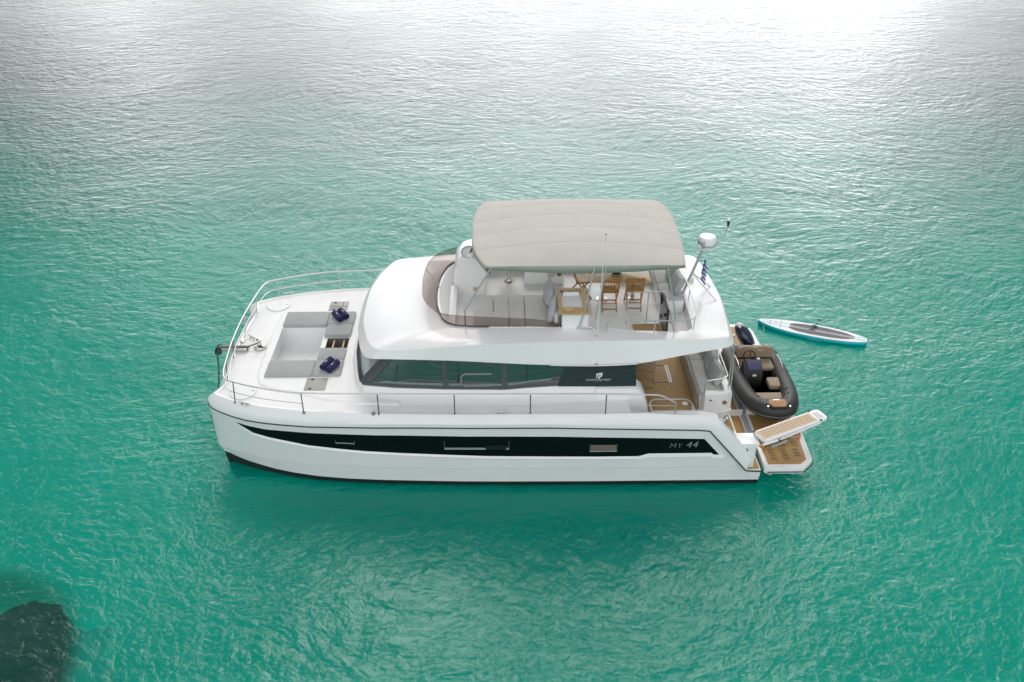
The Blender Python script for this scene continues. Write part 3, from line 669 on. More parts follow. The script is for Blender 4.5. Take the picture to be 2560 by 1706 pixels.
# underside
b.fill([[tuple(p) for p in rings[0]]])
b.build('superstructure', GEL, fly, sharp=14)
b = MB(); b.loft(rings[8:10]); b.build('coaming_lining', GEL, fly)
b = MB(); b.fill([[(p[0], p[1], 3.101) for p in rings[9]]])
floor = b.build('flybridge_sole', DECK, fly, flat=True)
b = MB()
for c_, sz in (((10.27, -.99, 3.115), (.70, .04, .03)), ((9.91, -1.35, 3.115), (.04, .68, .03)), ((10.63, -1.35, 3.115), (.04, .68, .03))): b.box(c_, sz)
sf = b.build('stair_head', GEL, fly, flat=True)
MB().prism([(9.94, -1.67), (10.60, -1.67), (10.60, -1.02), (9.94, -1.02)], 3.102, 3.108).build('top_tread', TEAK, sf, flat=True)
# smoked acrylic windshield
WB = [(5.29, 0, 3.462), (5.33, -.62, 3.462), (5.42, -1.05, 3.465), (5.54, -1.37, 3.465), (5.75, -1.58, 3.47), (6.16, -1.67, 3.475), (7, -1.715, 3.49), (7.7, -1.735, 3.495), (8.3, -1.75, 3.495)]
WT = [(4.97, 0, 3.80), (5.02, -.75, 3.80), (5.14, -1.17, 3.80), (5.32, -1.46, 3.80), (5.6, -1.66, 3.805), (6.05, -1.76, 3.81), (6.95, -1.83, 3.79), (7.5, -1.86, 3.775), (7.84, -1.87, 3.74)]
rb = ring([tuple(p) for p in smooth_path(WB, 4)])[:]; rt = ring([tuple(p) for p in smooth_path(WT, 4)])
b = MB(); b.loft([rb, lp(rb, rt, .5, .01), rt]); ws = b.build('windshield', ACRYLIC, fly, sharp=120, outward=(7.5, 0, 2.9))
b = MB(); k = len(rb) // 2; b.tube([(p[0], p[1], p[2] + .012) for p in rb[k-22:k+23]], .022, 6); b.build('windshield_base', mat('dark_brown_trim', (.05, .035, .035), .4), ws)
MB().tube([(5.37, .12, 3.50), (5.02, .55, 3.80)], .012, 6).build('support_strut', STEEL, ws)
b = MB(); b.tube(rt, .007, 6); b.build('edge_trim', mat('windshield_edge', (.16, .11, .11), .4), ws)
# helm console
b = MB(); pr = [(5.74, 3.1), (5.68, 3.62), (5.74, 3.95), (5.92, 4.16), (6.12, 4.22), (6.30, 4.14), (6.52, 3.72), (6.46, 3.5), (6.42, 3.1)]
b.loft([[(x, y, 3.1 + (z - 3.1) * f) for x, z in pr] for y, f in ((.42, .94), (.46, .985), (.60, 1), (1.25, 1), (1.4, .97))], cu=True, cap=True)
hc = b.build('helm_console', GEL, fly, sharp=40)
e = Matrix.Rotation(R(-38), 4, 'Y')
MB().box((6.435, .82, 3.93), (.015, .62, .42), rot=Matrix.Rotation(R(-28), 4, 'Y'), bev=.004).build('instrument_panel', BLACKP, hc)
MB().box((6.452, .84, 3.96), (.01, .34, .22), rot=Matrix.Rotation(R(-28), 4, 'Y')).build('screen', SCREEN, hc)
MB().lathe([(0, 0), (.2, 0), (.205, .02), (.185, .035), (.18, .02), (0, .02)], (6.08, .62, 4.21), Matrix.Rotation(R(22), 4, 'X').to_euler(), 28).build('control_pod', mat('pod_grey', (.42, .43, .44), .4), hc)
b = MB(); b.tube([(6.1, .58, 4.23), (6.16, .58, 4.31)], .018, 6); b.box((6.18, .58, 4.32), (.11, .05, .035), bev=.01); b.build('throttle_lever', BLACKP, hc)
b = MB(); pts = [(6.58 + .06 * sin(a) * 0, .82 + .19 * cos(a), 3.72 + .19 * sin(a)) for a in [2*pi*k/20 for k in range(20)]]
b.tube(pts, .014, 6, closed=True)
for a in (R(90), R(210), R(330)): b.tube([(6.55, .82, 3.72), (6.58, .82 + .19 * cos(a), 3.72 + .19 * sin(a))], .009, 5)
b.build('steering_wheel', BLACKP, hc)
MB().box((6.22, .417, 3.30), (.11, .014, .10), bev=.006).build('speaker_vent', LWOOD, hc)
# white moulding inside the windshield, forward of the lounge
b = MB(); b.prism([(5.62, 3.1), (5.62, 3.40), (5.70, 3.44), (5.78, 3.40), (5.82, 3.1)], -1.55, .38, fn=lambda x, z, y: (x, y, z)); b.build('front_moulding', GEL, fly, sharp=50)
# lounge base, helm seat, far settee
MB().box((7.1, -.88, 3.2), (1.82, 1.6, .2), bev=.02).build('lounge_base', GEL, fly)
b = MB(); b.lathe([(0, 0), (.13, 0), (.13, .012), (.06, .05), (.04, .09), (.04, .55), (.07, .58), (0, .58)], (7.06, 1.16, 3.10), seg=24); hs = b.build('helm_seat_pedestal', CHROME, fly)
MB().pillow((7.06, 1.16, 3.73), (.55, .55, .13)).build('seat', BEIGECUSH, hs)
MB().pillow((7.32, 1.16, 3.98), (.10, .55, .45)).build('backrest', BEIGECUSH, hs)
MB().box((7.95, 1.25, 3.31), (1.0, .60, .42), bev=.04).build('side_settee', GEL, fly)
MB().tube([(7.55, 1.0, 3.58), (7.6, .97, 3.62), (8.35, .97, 3.62), (8.4, 1.0, 3.58)], .014, 6).build('settee_rail', STEEL, fly)
for x, m_, r_ in ((8.12, mat('speaker_grey', (.5, .5, .52), .5), .10), (8.33, mat('brown_speaker', (.22, .15, .10), .6), .065)):
    MB().lathe([(0, 0), (r_, 0), (r_, .012), (r_ * .6, .02), (r_ * .5, .008), (0, .01)], (x, .95 if r_ > .08 else .949, 3.42), Matrix.Rotation(R(90), 4, 'X').to_euler(), 20).build('loudspeaker', m_, fly)
# wet bar
b = MB(); b.box((8.52, -1.19, 3.48), (.60, 1.16, .76), bev=.02); bar = b.build('wet_bar', GEL, fly)
b = MB()
for c_, sz in (((8.19, -1.14, 3.895), (.09, .90, .055)), ((8.765, -1.14, 3.895), (.13, .90, .055)), ((8.47, -.75, 3.895), (.47, .12, .055)), ((8.4875, -1.715, 3.895), (.685, .25, .055))): b.box(c_, sz)
b.build('countertop', BWOOD, bar, flat=True)
b = MB(); b.loft([[(8.235, -.81, z), (8.70, -.81, z), (8.70, -1.59, z), (8.235, -1.59, z)] for z in (3.905, 3.875)], cu=True)
b.bm.faces.new([b.bm.verts.new(p) for p in ((8.235, -.81, 3.875), (8.70, -.81, 3.875), (8.70, -1.59, 3.875), (8.235, -1.59, 3.875))])
b.tube([(8.29, -.95, 3.91), (8.66, -.95, 3.91)], .05, 12); 
for k in range(5): b.box((8.32 + k * .05, -1.38, 3.88), (.018, .24, .012))
b.build('sink', WHITEPLAS, bar)
MB().tube([(8.85, -.72, 3.85), (8.88, -.72, 3.87), (8.88, -1.70, 3.80), (8.85, -1.72, 3.78)], .011, 6).build('hand_rail', STEEL, bar)
MB().pillow((8.10, -.85, 3.56), (.10, 1.65, .5), n=12).build('lounge_backrest', BEIGECUSH, fly)
MB().box((9.22, .50, 3.106), (.24, .74, .008)).build('floor_skylight', SKYLIGHT, fly)
# aft settee along the coaming
b = MB(); b.box((10.95, .25, 3.28), (.56, 1.6, .34), bev=.03); b.box((10.5, 1.3, 3.28), (1.4, .5, .34), bev=.03); b.build('aft_settee_base', GEL, fly)
# stair guard, hatch, rails
b = MB(); b.tube(smooth_path([(9.80, -1.02, 3.103), (9.79, -1.0, 3.9), (9.83, -1.0, 3.955), (10.6, -1.0, 3.96), (10.68, -1.02, 3.93), (10.72, -1.2, 3.7), (10.78, -1.72, 3.38)], 4), .014, 7)
b.tube([(9.79, -1.01, 3.62), (10.68, -1.0, 3.62), (10.74, -1.5, 3.40)], .011, 7)
b.tube([(9.79, -1.01, 3.62), (9.74, -1.15, 3.58), (9.79, -1.3, 3.36)], .011, 7)
for x, y in ((10.27, -1.0), (10.68, -1.0)): b.tube([(x, y, 3.103), (x, y, 3.955)], .013, 7)
b.build('stair_guard', STEEL, fly)
# smoked hatch standing open
hp = MB().box((10.625, -1.28, 3.52), (.016, .84, .72), rot=Matrix.Rotation(R(4), 4, 'Y')).build('stair_hatch', HATCHGLASS, fly)
b = MB(); q = [(10.60, -.86, 3.90), (10.60, -1.70, 3.90), (10.65, -1.70, 3.15), (10.65, -.86, 3.15)]
b.tube([(x + .0, y, z) for x, y, z in smooth_path(q + [q[0]], 1)], .02, 6); b.build('hatch_frame', BLACKP, hp)
for z in (3.35, 3.62): MB().box((10.60, -1.05 - (z - 3.35) * 1.5, z), (.05, .12, .03), bev=.008).build('latch', BLACKP, hp)
pth = [(9.21, -1.93, 3.45), (9.215, -1.93, 3.66), (9.25, -1.925, 3.73), (9.35, -1.92, 3.75), (10.2, -1.90, 3.73), (10.95, -1.87, 3.71), (11.16, -1.80, 3.71), (11.27, -1.62, 3.71), (11.33, -1.2, 3.71), (11.36, -.2, 3.71), (11.36, .6, 3.71)]
b = MB(); b.tube(smooth_path(pth, 4), .014, 7)
for p in ((11.24, -1.68, 3.37), (11.36, -.4, 3.37), (10.3, -1.9, 3.37)): b.tube([p, (p[0] + .01, p[1], 3.715)], .012, 6)
b.build('aft_rail', STEEL, fly)
MB().tube(smooth_path([(9.86, -1.72, 3.03), (9.93, -1.72, 3.18), (10.0, -1.66, 3.2), (10.6, -1.66, 3.2)], 3), .015, 7).build('stair_handrail', STEEL, fly)
# grab rail under the eave
b = MB(); b.tube(smooth_path([(7.95, -2.37, 2.90), (8.0, -2.40, 2.885), (9.0, -2.41, 2.87), (9.85, -2.40, 2.90), (9.9, -2.37, 2.93)], 4), .011, 6)
b.box((8.98, -2.39, 2.90), (.05, .04, .03)); b.build('grab_rail', STEEL, fly)
# whip aerial
wa = MB().lathe([(0, 0), (.045, 0), (.04, .015), (.018, .03), (.016, .12), (0, .12)], (8.99, -2.08, 3.375), seg=12).build('whip_aerial', STEEL, fly)
MB().tube([(8.99, -2.08, 3.49), (9.01, -2.085, 4.4), (9.05, -2.1, 5.95)], [.012, .010, .006], 7).build('rod', WHITEPLAS, wa)
MB().lathe([(0, 0), (.012, 0), (.012, .03), (0, .03)], (9.05, -2.1, 5.95), seg=8).build('tip', BLACKP, wa)

# ------------------------------------------------------------ awning
YB = 1.68
def xf(v): return 6.20 + .32 * abs(v) ** 3.2
def xa(v): return 10.99 - .10 * abs(v) ** 2 - (.16 * v ** 6 if v > 0 else 0)
def zbm(u, v):
    z = 5.03 + (.235 * (1 - u * u)) * (1 - abs(v) ** 5) + .05 * (1 - v * v) + .045 * (v + 1) + .010 * noise.noise(Vector((u * 5, v * 4, 3)))
    d_ = abs(((v + 1) * 2.5) % 1 - .5) * 2          # slight crown in each panel between the battens
    return z - .012 * d_ ** 4
NU, NV = 30, 40
b = MB()
grid = [[(xf(v) + (xa(v) - xf(v)) * i / NU, v * YB, zbm(-1 + 2 * i / NU, v)) for i in range(NU + 1)] for v in [-1 + 2 * j / NV for j in range(NV + 1)]]
b.loft(grid)
# valances
def drop(p, u, s): return (p[0], p[1] - s * .06, p[2] - (.105 + .115 * (1 - u * u)))
b.loft([[p for p in grid[0]], [drop(p, -1 + 2 * i / NU, -1) for i, p in enumerate(grid[0])]])
b.loft([[p for p in grid[-1]], [drop(p, -1 + 2 * i / NU, 1) for i, p in enumerate(grid[-1])]])
b.loft([[r[0] for r in grid], [(r[0][0] - .015, r[0][1], r[0][2] - .105) for r in grid]])
b.loft([[r[-1] for r in grid], [(r[-1][0] + .015, r[-1][1], r[-1][2] - .105) for r in grid]])
bmesh.ops.remove_doubles(b.bm, verts=b.bm.verts, dist=.001)
awn = b.build('awning', CANVAS, yacht, sharp=40)
so = awn.modifiers.new('thickness', 'SOLIDIFY'); so.thickness = .012; so.offset = -1
for v in (-.60, -.2, .2, .6):
    b = MB(); b.loft([[(x, v * YB + dy, zbm(-1 + 2 * i / NU, v) + dz) for i, x in enumerate([xf(v) + (xa(v) - xf(v)) * k / NU for k in range(NU + 1)])] for dy, dz in ((-.012, .001), (-.009, .005), (.009, .005), (.012, .001))])
    b.build('seam', SEAM, awn)
for f_, o_ in ((xf, .035), (xa, -.035)):
    b = MB(); b.loft([[(f_(v) + o_ + dx, v * YB, zbm(-1 if o_ > 0 else 1, v) + .012 * (1 if o_ > 0 else 1) * 0 + dz + .14 * 0) for v in [-1 + 2 * j / 40 for j in range(41)]] for dx, dz in ((-.012, .006), (-.008, .012), (.008, .012), (.012, .006))])
    b.build('hem', SEAM, awn)
for s in (-1, 1):
    def pole(pts, r=.018):
        b = MB(); b.tube([(x, s * y, z) for x, y, z in pts], r, 8); b.lathe([(0, 0), (.05, 0), (.045, .014), (.025, .03), (0, .03)], (pts[0][0], s * pts[0][1], pts[0][2]), seg=12)
        b.build('pole', STEEL, awn)
    pole([(6.03, 1.63, 3.46), (6.03, 1.62, 3.72), (6.03, 1.605, 3.86), (6.66, 1.64, 5.0)])
    pole([(8.61, 1.80, 3.47), (8.70, 1.78, 3.85), (8.91, 1.66, 5.02)], .020)
    pole([(8.94, 1.80, 3.47), (9.0, 1.775, 3.85), (9.16, 1.66, 5.02)], .020)
    pole([(10.80, 1.79, 3.37), (10.78, 1.76, 3.8), (10.50, 1.66, 5.0)])
    MB().box((8.78, s * 1.80, 3.478), (.46, .07, .02), bev=.006).build('pole_base', STEEL, awn)
b = MB()
for u in (-.55, .0, .5):
    b.tube([(8.6 + u * 2.2, v * YB * .98, zbm(u, v) - .04) for v in [-1 + k / 8 for k in range(17)]], .018, 6)
b.build('awning_bow', STEEL, awn)

# ------------------------------------------------------------ mast with radar
mast = MB().tube([(11.30, 0, 3.35), (11.47, 0, 3.92), (11.66, 0, 4.58)], [.036, .034, .03], 10).build('radar_mast', STEEL, fly)
for y in (.34, -.37):
    MB().tube([(11.47, y * .06, 3.92), (12.05, y, 3.345)], .014, 7).build('strut', STEEL, mast)
MB().tube([(11.42, .03, 3.75), (11.22, .16, 3.40)], .013, 7).tube([(11.42, -.03, 3.75), (11.27, -.16, 3.38)], .013, 7).build('front_strut', STEEL, mast)
b = MB(); b.prism([(-.13, -.12), (.16, -.10), (.22, 0), (.16, .10), (-.13, .12)], 0, .03, fn=lambda x, y, z: (11.70 + x, y, 4.58 + z)); b.lathe([(0, 0), (.12, 0), (.10, .05), (.13, .09), (0, .09)], (11.74, 0, 4.60), seg=18); b.build('radar_bracket', WHITEPLAS, mast)
dome = MB().lathe([(0, 0), (.18, 0), (.215, .03), (.22, .10), (.212, .16), (.18, .205), (.11, .225), (0, .23)], (11.74, 0, 4.69), seg=36).build('radar_dome', WHITEPLAS, mast)
MB().lathe([(.17, -.006), (.216, .018), (.22, .03), (.216, .034)], (11.74, 0, 4.69), seg=36).build('dome_gasket', FRAME, dome)
def ondome(p):
    a = p.x / .222 + R(200); return (11.74 + .2225 * cos(a), .2225 * sin(a), p.z)
put_text('lettering', 'GARMIN', .085, NAVYP, Matrix.Translation((.0, 0, 4.77)) @ FX, dome, fn=ondome, spacing=1.1)
b = MB(); b.bm.faces.new([b.bm.verts.new(ondome(V(x, 0, z))) for x, z in ((.135, 4.825), (.165, 4.825), (.15, 4.855))]); b.build('emblem', mat('blue_mark', (.02, .1, .45), .5), dome, flat=True)
ant = MB().tube(smooth_path([(11.9, 0, 4.60), (12.03, 0, 4.78), (12.13, 0, 4.93), (12.18, 0, 5.15)], 4), .014, 7).build('gps_aerial', STEEL, mast)
MB().lathe([(0, 0), (.02, 0), (.034, .10), (.038, .16), (0, .16)], (12.18, 0, 5.14), seg=14).build('aerial_base', BLACKP, ant)
MB().lathe([(0, 0), (.045, 0), (.045, .03), (.02, .055), (0, .06)], (12.18, 0, 5.30), seg=14).build('aerial_cap', WHITEPLAS, ant)
b = MB(); b.tube([(11.80, -.02, 3.39), (11.82, -.02, 3.40), (11.96, -.07, 3.40), (11.98, -.07, 3.39)], .009, 6); b.build('deck_handle', STEEL, fly)
MB().lathe([(0, 0), (.07, 0), (.07, .08), (.05, .12), (0, .13)], (11.62, .62, 3.36), seg=16).build('horn_cover', WHITEPLAS, fly)
# ------------------------------------------------------------ cockpit
ZC = 1.0
ck = empty('cockpit', (0, 0, 0)); ck.parent = yacht; ck.location = (4.5, 0, ZC)
b = MB(); b.prism([(8.6, -2.9), (11.66, -2.9), (11.66, 2.9), (8.6, 2.9)], .90, ZC); sole = b.build('cockpit_sole', TEAK, ck, flat=True)
def line_loop(pts, wd, z, name, parent, closed=True, m=None):
    b = MB(); P = [Vector((x, y, z)) for x, y in pts]; n = len(P); rows = []
    for i in range(n):
        a = P[i-1] if (closed or i) else P[i]; c_ = P[(i+1) % n] if (closed or i < n-1) else P[i]
        t = (c_ - a).normalized(); nn = Vector((-t.y, t.x, 0)) * wd / 2
        rows.append([P[i] - nn, P[i] - nn * .6 + Vector((0, 0, .004)), P[i] + nn * .6 + Vector((0, 0, .004)), P[i] + nn])
    b.loft(rows, cv=closed); return b.build(name, m or GEL, parent, flat=True)
for r_ in ((0, .03), (.055, .02)):
    line_loop(rrect(10.2, 11.19 - r_[0], -.42, .34, .03), .032, ZC + .001, 'hatch_seam', sole)
line_loop([(10.50, -2.2), (10.49, -1.32), (10.56, -1.19), (10.66, -1.15), (11.34, -1.15), (11.48, -1.2), (11.545, -1.35), (11.56, -2.6)], .05, ZC + .001, 'gutter', sole, closed=False)
line_loop([(11.50, -1.45), (11.50, -2.6)], .03, ZC + .001, 'gutter', sole, closed=False)
MB().lathe([(0, 0), (.075, 0), (.07, .008), (0, .01)], (11.36, -1.33, ZC), seg=20).build('floor_light', mat('white_lens', (.9, .88, .84), .3), sole)
# inner coaming walls of the cockpit
for s in (-1, 1):
    b = MB(); b.loft([[(x, s * 2.80, 1.9), (x, s * 2.80, .9)] for x in (10.28, 11.3, 11.5)]); b.build('cockpit_side', GEL, ck, flat=True)
    MB().tube([(10.35, s * 2.78, 1.62), (10.66, s * 2.78, 1.62), (10.70, s * 2.78, 1.45)], .010, 6).build('grab_bar', STEEL, ck)
# winding stair to the flybridge
stairs = empty('staircase', (0, 0, 0)); stairs.parent = ck; stairs.location = (10.2 - 6.45 - 4.5, -.5, 0)
TR = [([(9.85, -.92), (10.62, -.92), (10.64, -.62), (9.85, -.62)], 1.20), ([(9.85, -.86), (10.63, -.86), (10.66, -.50), (9.85, -.35)], 1.42), ([(9.9, -.72), (10.60, -.86), (10.66, -.55), (10.35, -.1), (9.9, -.2)], 1.66), ([(9.86, -.42), (10.42, -.80), (10.68, -.60), (10.40, .05), (9.9, .05)], 1.92), ([(9.86, -.18), (10.16, -.60), (10.5, -.48), (10.5, .2), (9.9, .25)], 2.18), ([(9.86, .10), (10.05, -.35), (10.45, -.3), (10.5, .45), (9.9, .45)], 2.42)]
for i, (ol, z) in enumerate(TR):
    t_ = MB().prism(ol, z - .03, z, bev=.006).build('tread', TEAK, stairs, flat=True)
    MB().prism([(x, y + .02) for x, y in ol], z - .055, z - .032).build('nosing', BLACKP, t_, flat=True)
MB().prism([(9.86, -.7), (9.9, -.7), (9.9, .6), (9.86, .6)], ZC, 2.7).build('stair_wall', TEAK, stairs, flat=True)
for x in (10.70, 10.755): MB().tube([(x, -.22, ZC), (x, -.22, 2.9)], .014, 7).build('handrail_post', STEEL, stairs)
MB().tube([(10.5, -.3, 2.1), (10.5, -.32, 1.95), (10.7, -.25, 1.93)], .012, 6).build('handrail', STEEL, stairs)
# aft bench with its moulded end
bench = MB().loft([[(x, y, z) for x, z in ((11.64, ZC), (11.62, 1.40), (11.66, 1.43), (12.16, 1.43), (12.20, 1.60), (12.36, 1.60), (12.40, 1.50), (12.42, .52), (11.66, .52))] for y in (-1.60, -1.2, 0, 1.7)], cu=True, cap=True).build('aft_bench', GEL, ck, sharp=40)
MB().box((11.60, .05, 1.22), (.02, 3.2, .36)).build('bench_front', mat('greige_moulding', (.50, .47, .42), .5), bench)
b = MB()   # rounded end pedestal
ends = lambda z, g: [(11.64 - g, -1.60, z), (11.66 - g, -1.72 - g, z), (11.72, -1.78 - g, z), (12.20, -1.72 - g, z), (12.36 + g, -1.66 - g, z), (12.42 + g, -1.58, z)]
b.loft([ends(.55, .035), ends(.78, .03), ends(.80, .0), ends(1.02, .0), ends(1.03, .03), ends(1.04, .0), ends(1.54, -.03), ends(1.575, -.06)])
b.bm.faces.new([b.bm.verts.new(p) for p in ends(1.575, -.06)])
pe = b.build('bench_end', GEL, bench, sharp=35)
MB().box((11.86, -1.762, 1.40), (.07, .012, .025)).build('warning_label', RED, pe, flat=True)
MB().lathe([(0, 0), (.055, 0), (.05, .01), (.03, .004), (0, .006)], (12.22, -1.722, 1.30), Matrix.Rotation(R(83), 4, 'X').to_euler(), 20).build('vent_cap', mat('bronze_cap', (.28, .20, .13), .35, metal=.6), pe)
br = MB().tube(smooth_path([(11.70, -1.70, 1.56), (11.70, -1.70, 1.84), (11.75, -1.70, 1.92), (11.88, -1.70, 1.95), (12.12, -1.66, 1.965), (12.24, -1.54, 1.965), (12.26, -1.3, 1.965), (12.27, 0, 1.965), (12.27, 1.5, 1.965), (12.27, 1.6, 1.6)], 4), .016, 7).build('bench_rail', STEEL, bench)
for x in (12.30, 12.36): MB().tube([(x, -1.56, 1.55), (x - .03, -1.56, 2.3), (x - .12, -1.55, 3.12)], .018, 7).build('support_post', STEEL, bench)
MB().tube([(12.27, .1, 1.6), (12.27, .1, 1.96)], .012, 6).build('rail_post', STEEL, br)
# seat and back cushions belong to the bench: loose ones lie on top
def thing_mesh(o, label, cat, group=None): return tag(o, label, cat, group)
G1 = 'grey seat cushions of the aft bench'
for (y0, y1), lb in (((-1.58, -.98), 'pale grey seat cushion at the near end of the cockpit bench, beside the curved rail'), ((-.97, -.18), 'pale grey seat cushion in the middle of the cockpit bench'), ((-.17, .8), 'pale grey seat cushion of the cockpit bench half hidden under the roof overhang')):
    thing_mesh(MB().box((11.90, (y0 + y1) / 2, 1.475), (.54, y1 - y0, .09), bev=.03, seg=3).build('seat_cushion', BEIGECUSH, origin=(11.9, (y0 + y1) / 2, 1.43)), lb, 'cushion', G1)
G2 = 'back pillows of the aft bench'
for y, rz, lb in ((-1.06, 14, 'grey back pillow leaning at the near end of the cockpit bench'), (-.44, -8, 'grey back pillow leaning in the middle of the cockpit bench'), (.22, 4, 'grey back pillow deepest under the roof overhang on the cockpit bench')):
    rot = Matrix.Rotation(R(rz), 4, 'Z') @ Matrix.Rotation(R(-68), 4, 'Y')
    thing_mesh(MB().pillow((12.10, y, 1.72), (.52, .62, .22), rot=rot, e=.5, crease=.25).build('back_pillow', PILLOW, origin=(12.1, y, 1.52)), lb, 'pillow', G2)

# ------------------------------------------------------------ transom, platform
tr = empty('transom', (0, 0, 0)); tr.parent = yacht; tr.location = (6.0, 0, .5)
b = MB(); b.prism([(12.35, -1.95), (12.88, -1.95), (12.88, 1.95), (12.35, 1.95)], .30, .49); b.prism([(11.6, -2.85), (12.87, -2.85), (12.87, -1.3), (11.6, -1.3)], .2, .395); b.prism([(11.6, 1.3), (12.87, 1.3), (12.87, 2.85), (11.6, 2.85)], .2, .395)
b.prism([(11.6, -2.95), (12.46, -2.95), (12.46, -1.5), (11.6, -1.5)], .3, .76); b.prism([(11.6, 1.5), (12.46, 1.5), (12.46, 2.95), (11.6, 2.95)], .3, .76)
b.build('transom_moulding', GEL, tr, flat=True)
MB().prism([(12.45, -1.93), (12.80, -1.93), (12.80, 1.93), (12.45, 1.93)], .491, .500).build('transom_deck', TEAK, tr, flat=True)
for s in (-1, 1):
    MB().prism([(11.7, 1.80), (12.40, 1.55), (12.43, 1.60), (12.43, 2.12), (12.35, 2.22), (11.8, 2.24), (11.7, 2.6)], .761, .77, fn=lambda x, y, z: (x, s * y, z)).build('upper_tread', TEAK, tr, flat=True)
    MB().prism([(12.50, 2.0), (12.84, 2.0), (12.84, 3.10), (12.56, 3.10)], .398, .412, fn=lambda x, y, z: (x, s * y, z)).build('lower_tread', TEAK, tr, flat=True)
    b = MB(); b.prism([(12.40, 2.82), (12.87, 2.82), (12.87, 3.135), (12.60, 3.135), (12.44, 3.0)], .2, .397, fn=lambda x, y, z: (x, s * y, z)); b.build('step_base', GEL, tr, flat=True)
MB().box((11.80, -2.55, 1.02), (.5, .4, .02)).build('red_brown_mat', mat('red_brown_mat', (.20, .075, .045), .8), tr)
# bollard on the near quarter
b = MB(); b.lathe([(0, 0), (.10, 0), (.09, .03), (.045, .06), (.04, .12), (.075, .17), (.07, .19), (0, .19)], (11.86, -2.86, 1.60), Matrix.Rotation(R(40), 4, 'Y').to_euler(), 18); b.build('capstan', CHROME, tr)
# white bracket for the gangway
b = MB(); b.prism(rrect(12.16, 12.71, -3.06, -2.64, .02), .97, 1.10, bev=.012); b.prism([(12.52, -3.055), (12.70, -3.055), (12.70, -2.93), (12.52, -2.93)], .41, .969); b.build('gangway_bracket', GEL, tr, sharp=40)
# hinged bathing platform
plat = empty('bathing_platform', (0, 0, 0)); plat.parent = yacht; plat.location = (7.1, 0, .5)
hp_ = [(12.94, -3.16), (13.0, -3.21), (13.84, -3.21), (14.10, -2.97), (14.14, -2.85), (14.19, -1.6), (14.19, 1.6), (14.14, 2.85), (14.10, 2.97), (13.84, 3.21), (13.0, 3.21), (12.94, 3.16)]
b = MB(); b.prism(hp_, .34, .50, bev=.02); b.build('platform_body', GEL, plat, sharp=40)
b = MB(); b.tube([(x + (.012 if x > 14 else 0), y * 1.004, .39) for x, y in hp_[1:11]], .013, 6); b.build('platform_fender', RUBBER, plat)
tk = MB().prism([(13.04, -3.07), (13.80, -3.07), (13.98, -2.91), (14.04, -2.0), (14.06, 0), (14.04, 2.0), (13.98, 2.91), (13.80, 3.07), (13.04, 3.07)], .501, .508).build('platform_teak', TEAK, plat, flat=True)
line_loop([(13.04, -2.07), (14.04, -2.07)], .018, .509, 'panel_seam', tk, closed=False)
line_loop([(13.04, -1.0), (14.05, -1.0)], .012, .509, 'panel_seam', tk, closed=False, m=BLACKP)
for cx, cy0, n_ in ((13.22, -2.90, 7), (13.52, -2.90, 7), (13.82, -2.78, 5), (13.22, -2.42, 4), (13.55, -2.42, 4), (13.86, -2.42, 4)):
    b = MB()
    for k in range(n_): b.box((cx - .0 * k, cy0 + k * .062, .5085), (.15, .018, .004))
    b.build('drain_slots', BLACKP, tk, flat=True)
MB().box((12.905, 0, .50), (.11, 3.85, .06), bev=.012).build('hinge_beam', mat('grey_hinge', (.36, .37, .36), .45), plat)
MB().lathe([(0, 0), (.03, 0), (.02, .05), (0, .05)], (14.12, -1.9, .50), seg=12).build('platform_cleat', STEEL, plat)
# dinghy chocks
for y in (-1.1, .6):
    b = MB(); b.prism([(12.98, .51), (13.98, .51), (13.98, .72), (13.80, .70), (13.48, .60), (13.16, .70), (12.98, .72)], y - .06, y + .06, fn=lambda x, z, yy: (x, yy, z)); b.build('dinghy_chock', WHITEPLAS, plat, flat=True)
MB().prism([(14.05, -1.85), (14.17, -1.85), (14.17, -1.62), (14.05, -1.62)], .51, .62, bev=.02).build('corner_fender', WHITEPLAS, plat)

# ------------------------------------------------------------ gangway, folded out over the platform
gw = empty('gangway', (12.76, -2.87, 1.06), R(26))
tag(gw, 'white boarding gangway with woven beige walkway angled out over the bathing platform', 'gangway')
b = MB(); b.prism(rrect(.02, 1.98, -.20, .20, .10), .04, .11, bev=.015); b.build('gangway_frame', WHITEPLAS, gw, local=True, sharp=40)
def lattice():
    m, t, n, l, p = nodes('beige_walkway_lattice'); co = n.new('ShaderNodeTexCoord')
    bk = n.new('ShaderNodeTexBrick'); bk.offset = 0; bk.inputs['Scale'].default_value = 1; bk.inputs['Brick Width'].default_value = .075; bk.inputs['Row Height'].default_value = .060; bk.inputs['Mortar Size'].default_value = .018; bk.inputs['Mortar Smooth'].default_value = 0
    bk.inputs['Color1'].default_value = (.24, .115, .05, 1); bk.inputs['Color2'].default_value = (.27, .13, .06, 1); bk.inputs['Mortar'].default_value = (.60, .46, .32, 1)
    l.new(co.outputs['Object'], bk.inputs['Vector']); l.new(bk.outputs['Color'], p.inputs['Base Color']); p.inputs['Roughness'].default_value = .7; return m
LAT = lattice()
b = MB(); b.prism(rrect(.05, 1.66, -.155, .155, .02), .111, .118); b.build('walkway', mat('beige_walkway', (.60, .47, .34), .7), gw, local=True, flat=True)
b = MB(); b.box((.86, 0, .1195), (1.46, .25, .003)); b.build('walkway_grid', LAT, gw, local=True, flat=True)
b = MB()
for k in range(4): b.box((1.74 + k * .045, 0, .113), (.016, .24, .006))
b.build('grip_bars', mat('light_grey_grip', (.60, .60, .60), .6), gw, local=True, flat=True)
b = MB(); b.tube([(-.05, -.235, .05), (.40, -.235, .02)], .03, 8); b.tube([(.40, -.235, .02), (1.20, -.235, .05)], .022, 8); b.tube([(1.2, -.235, .05), (1.72, -.225, .07)], .016, 8); b.build('telescopic_arm', WHITEPLAS, gw, local=True)
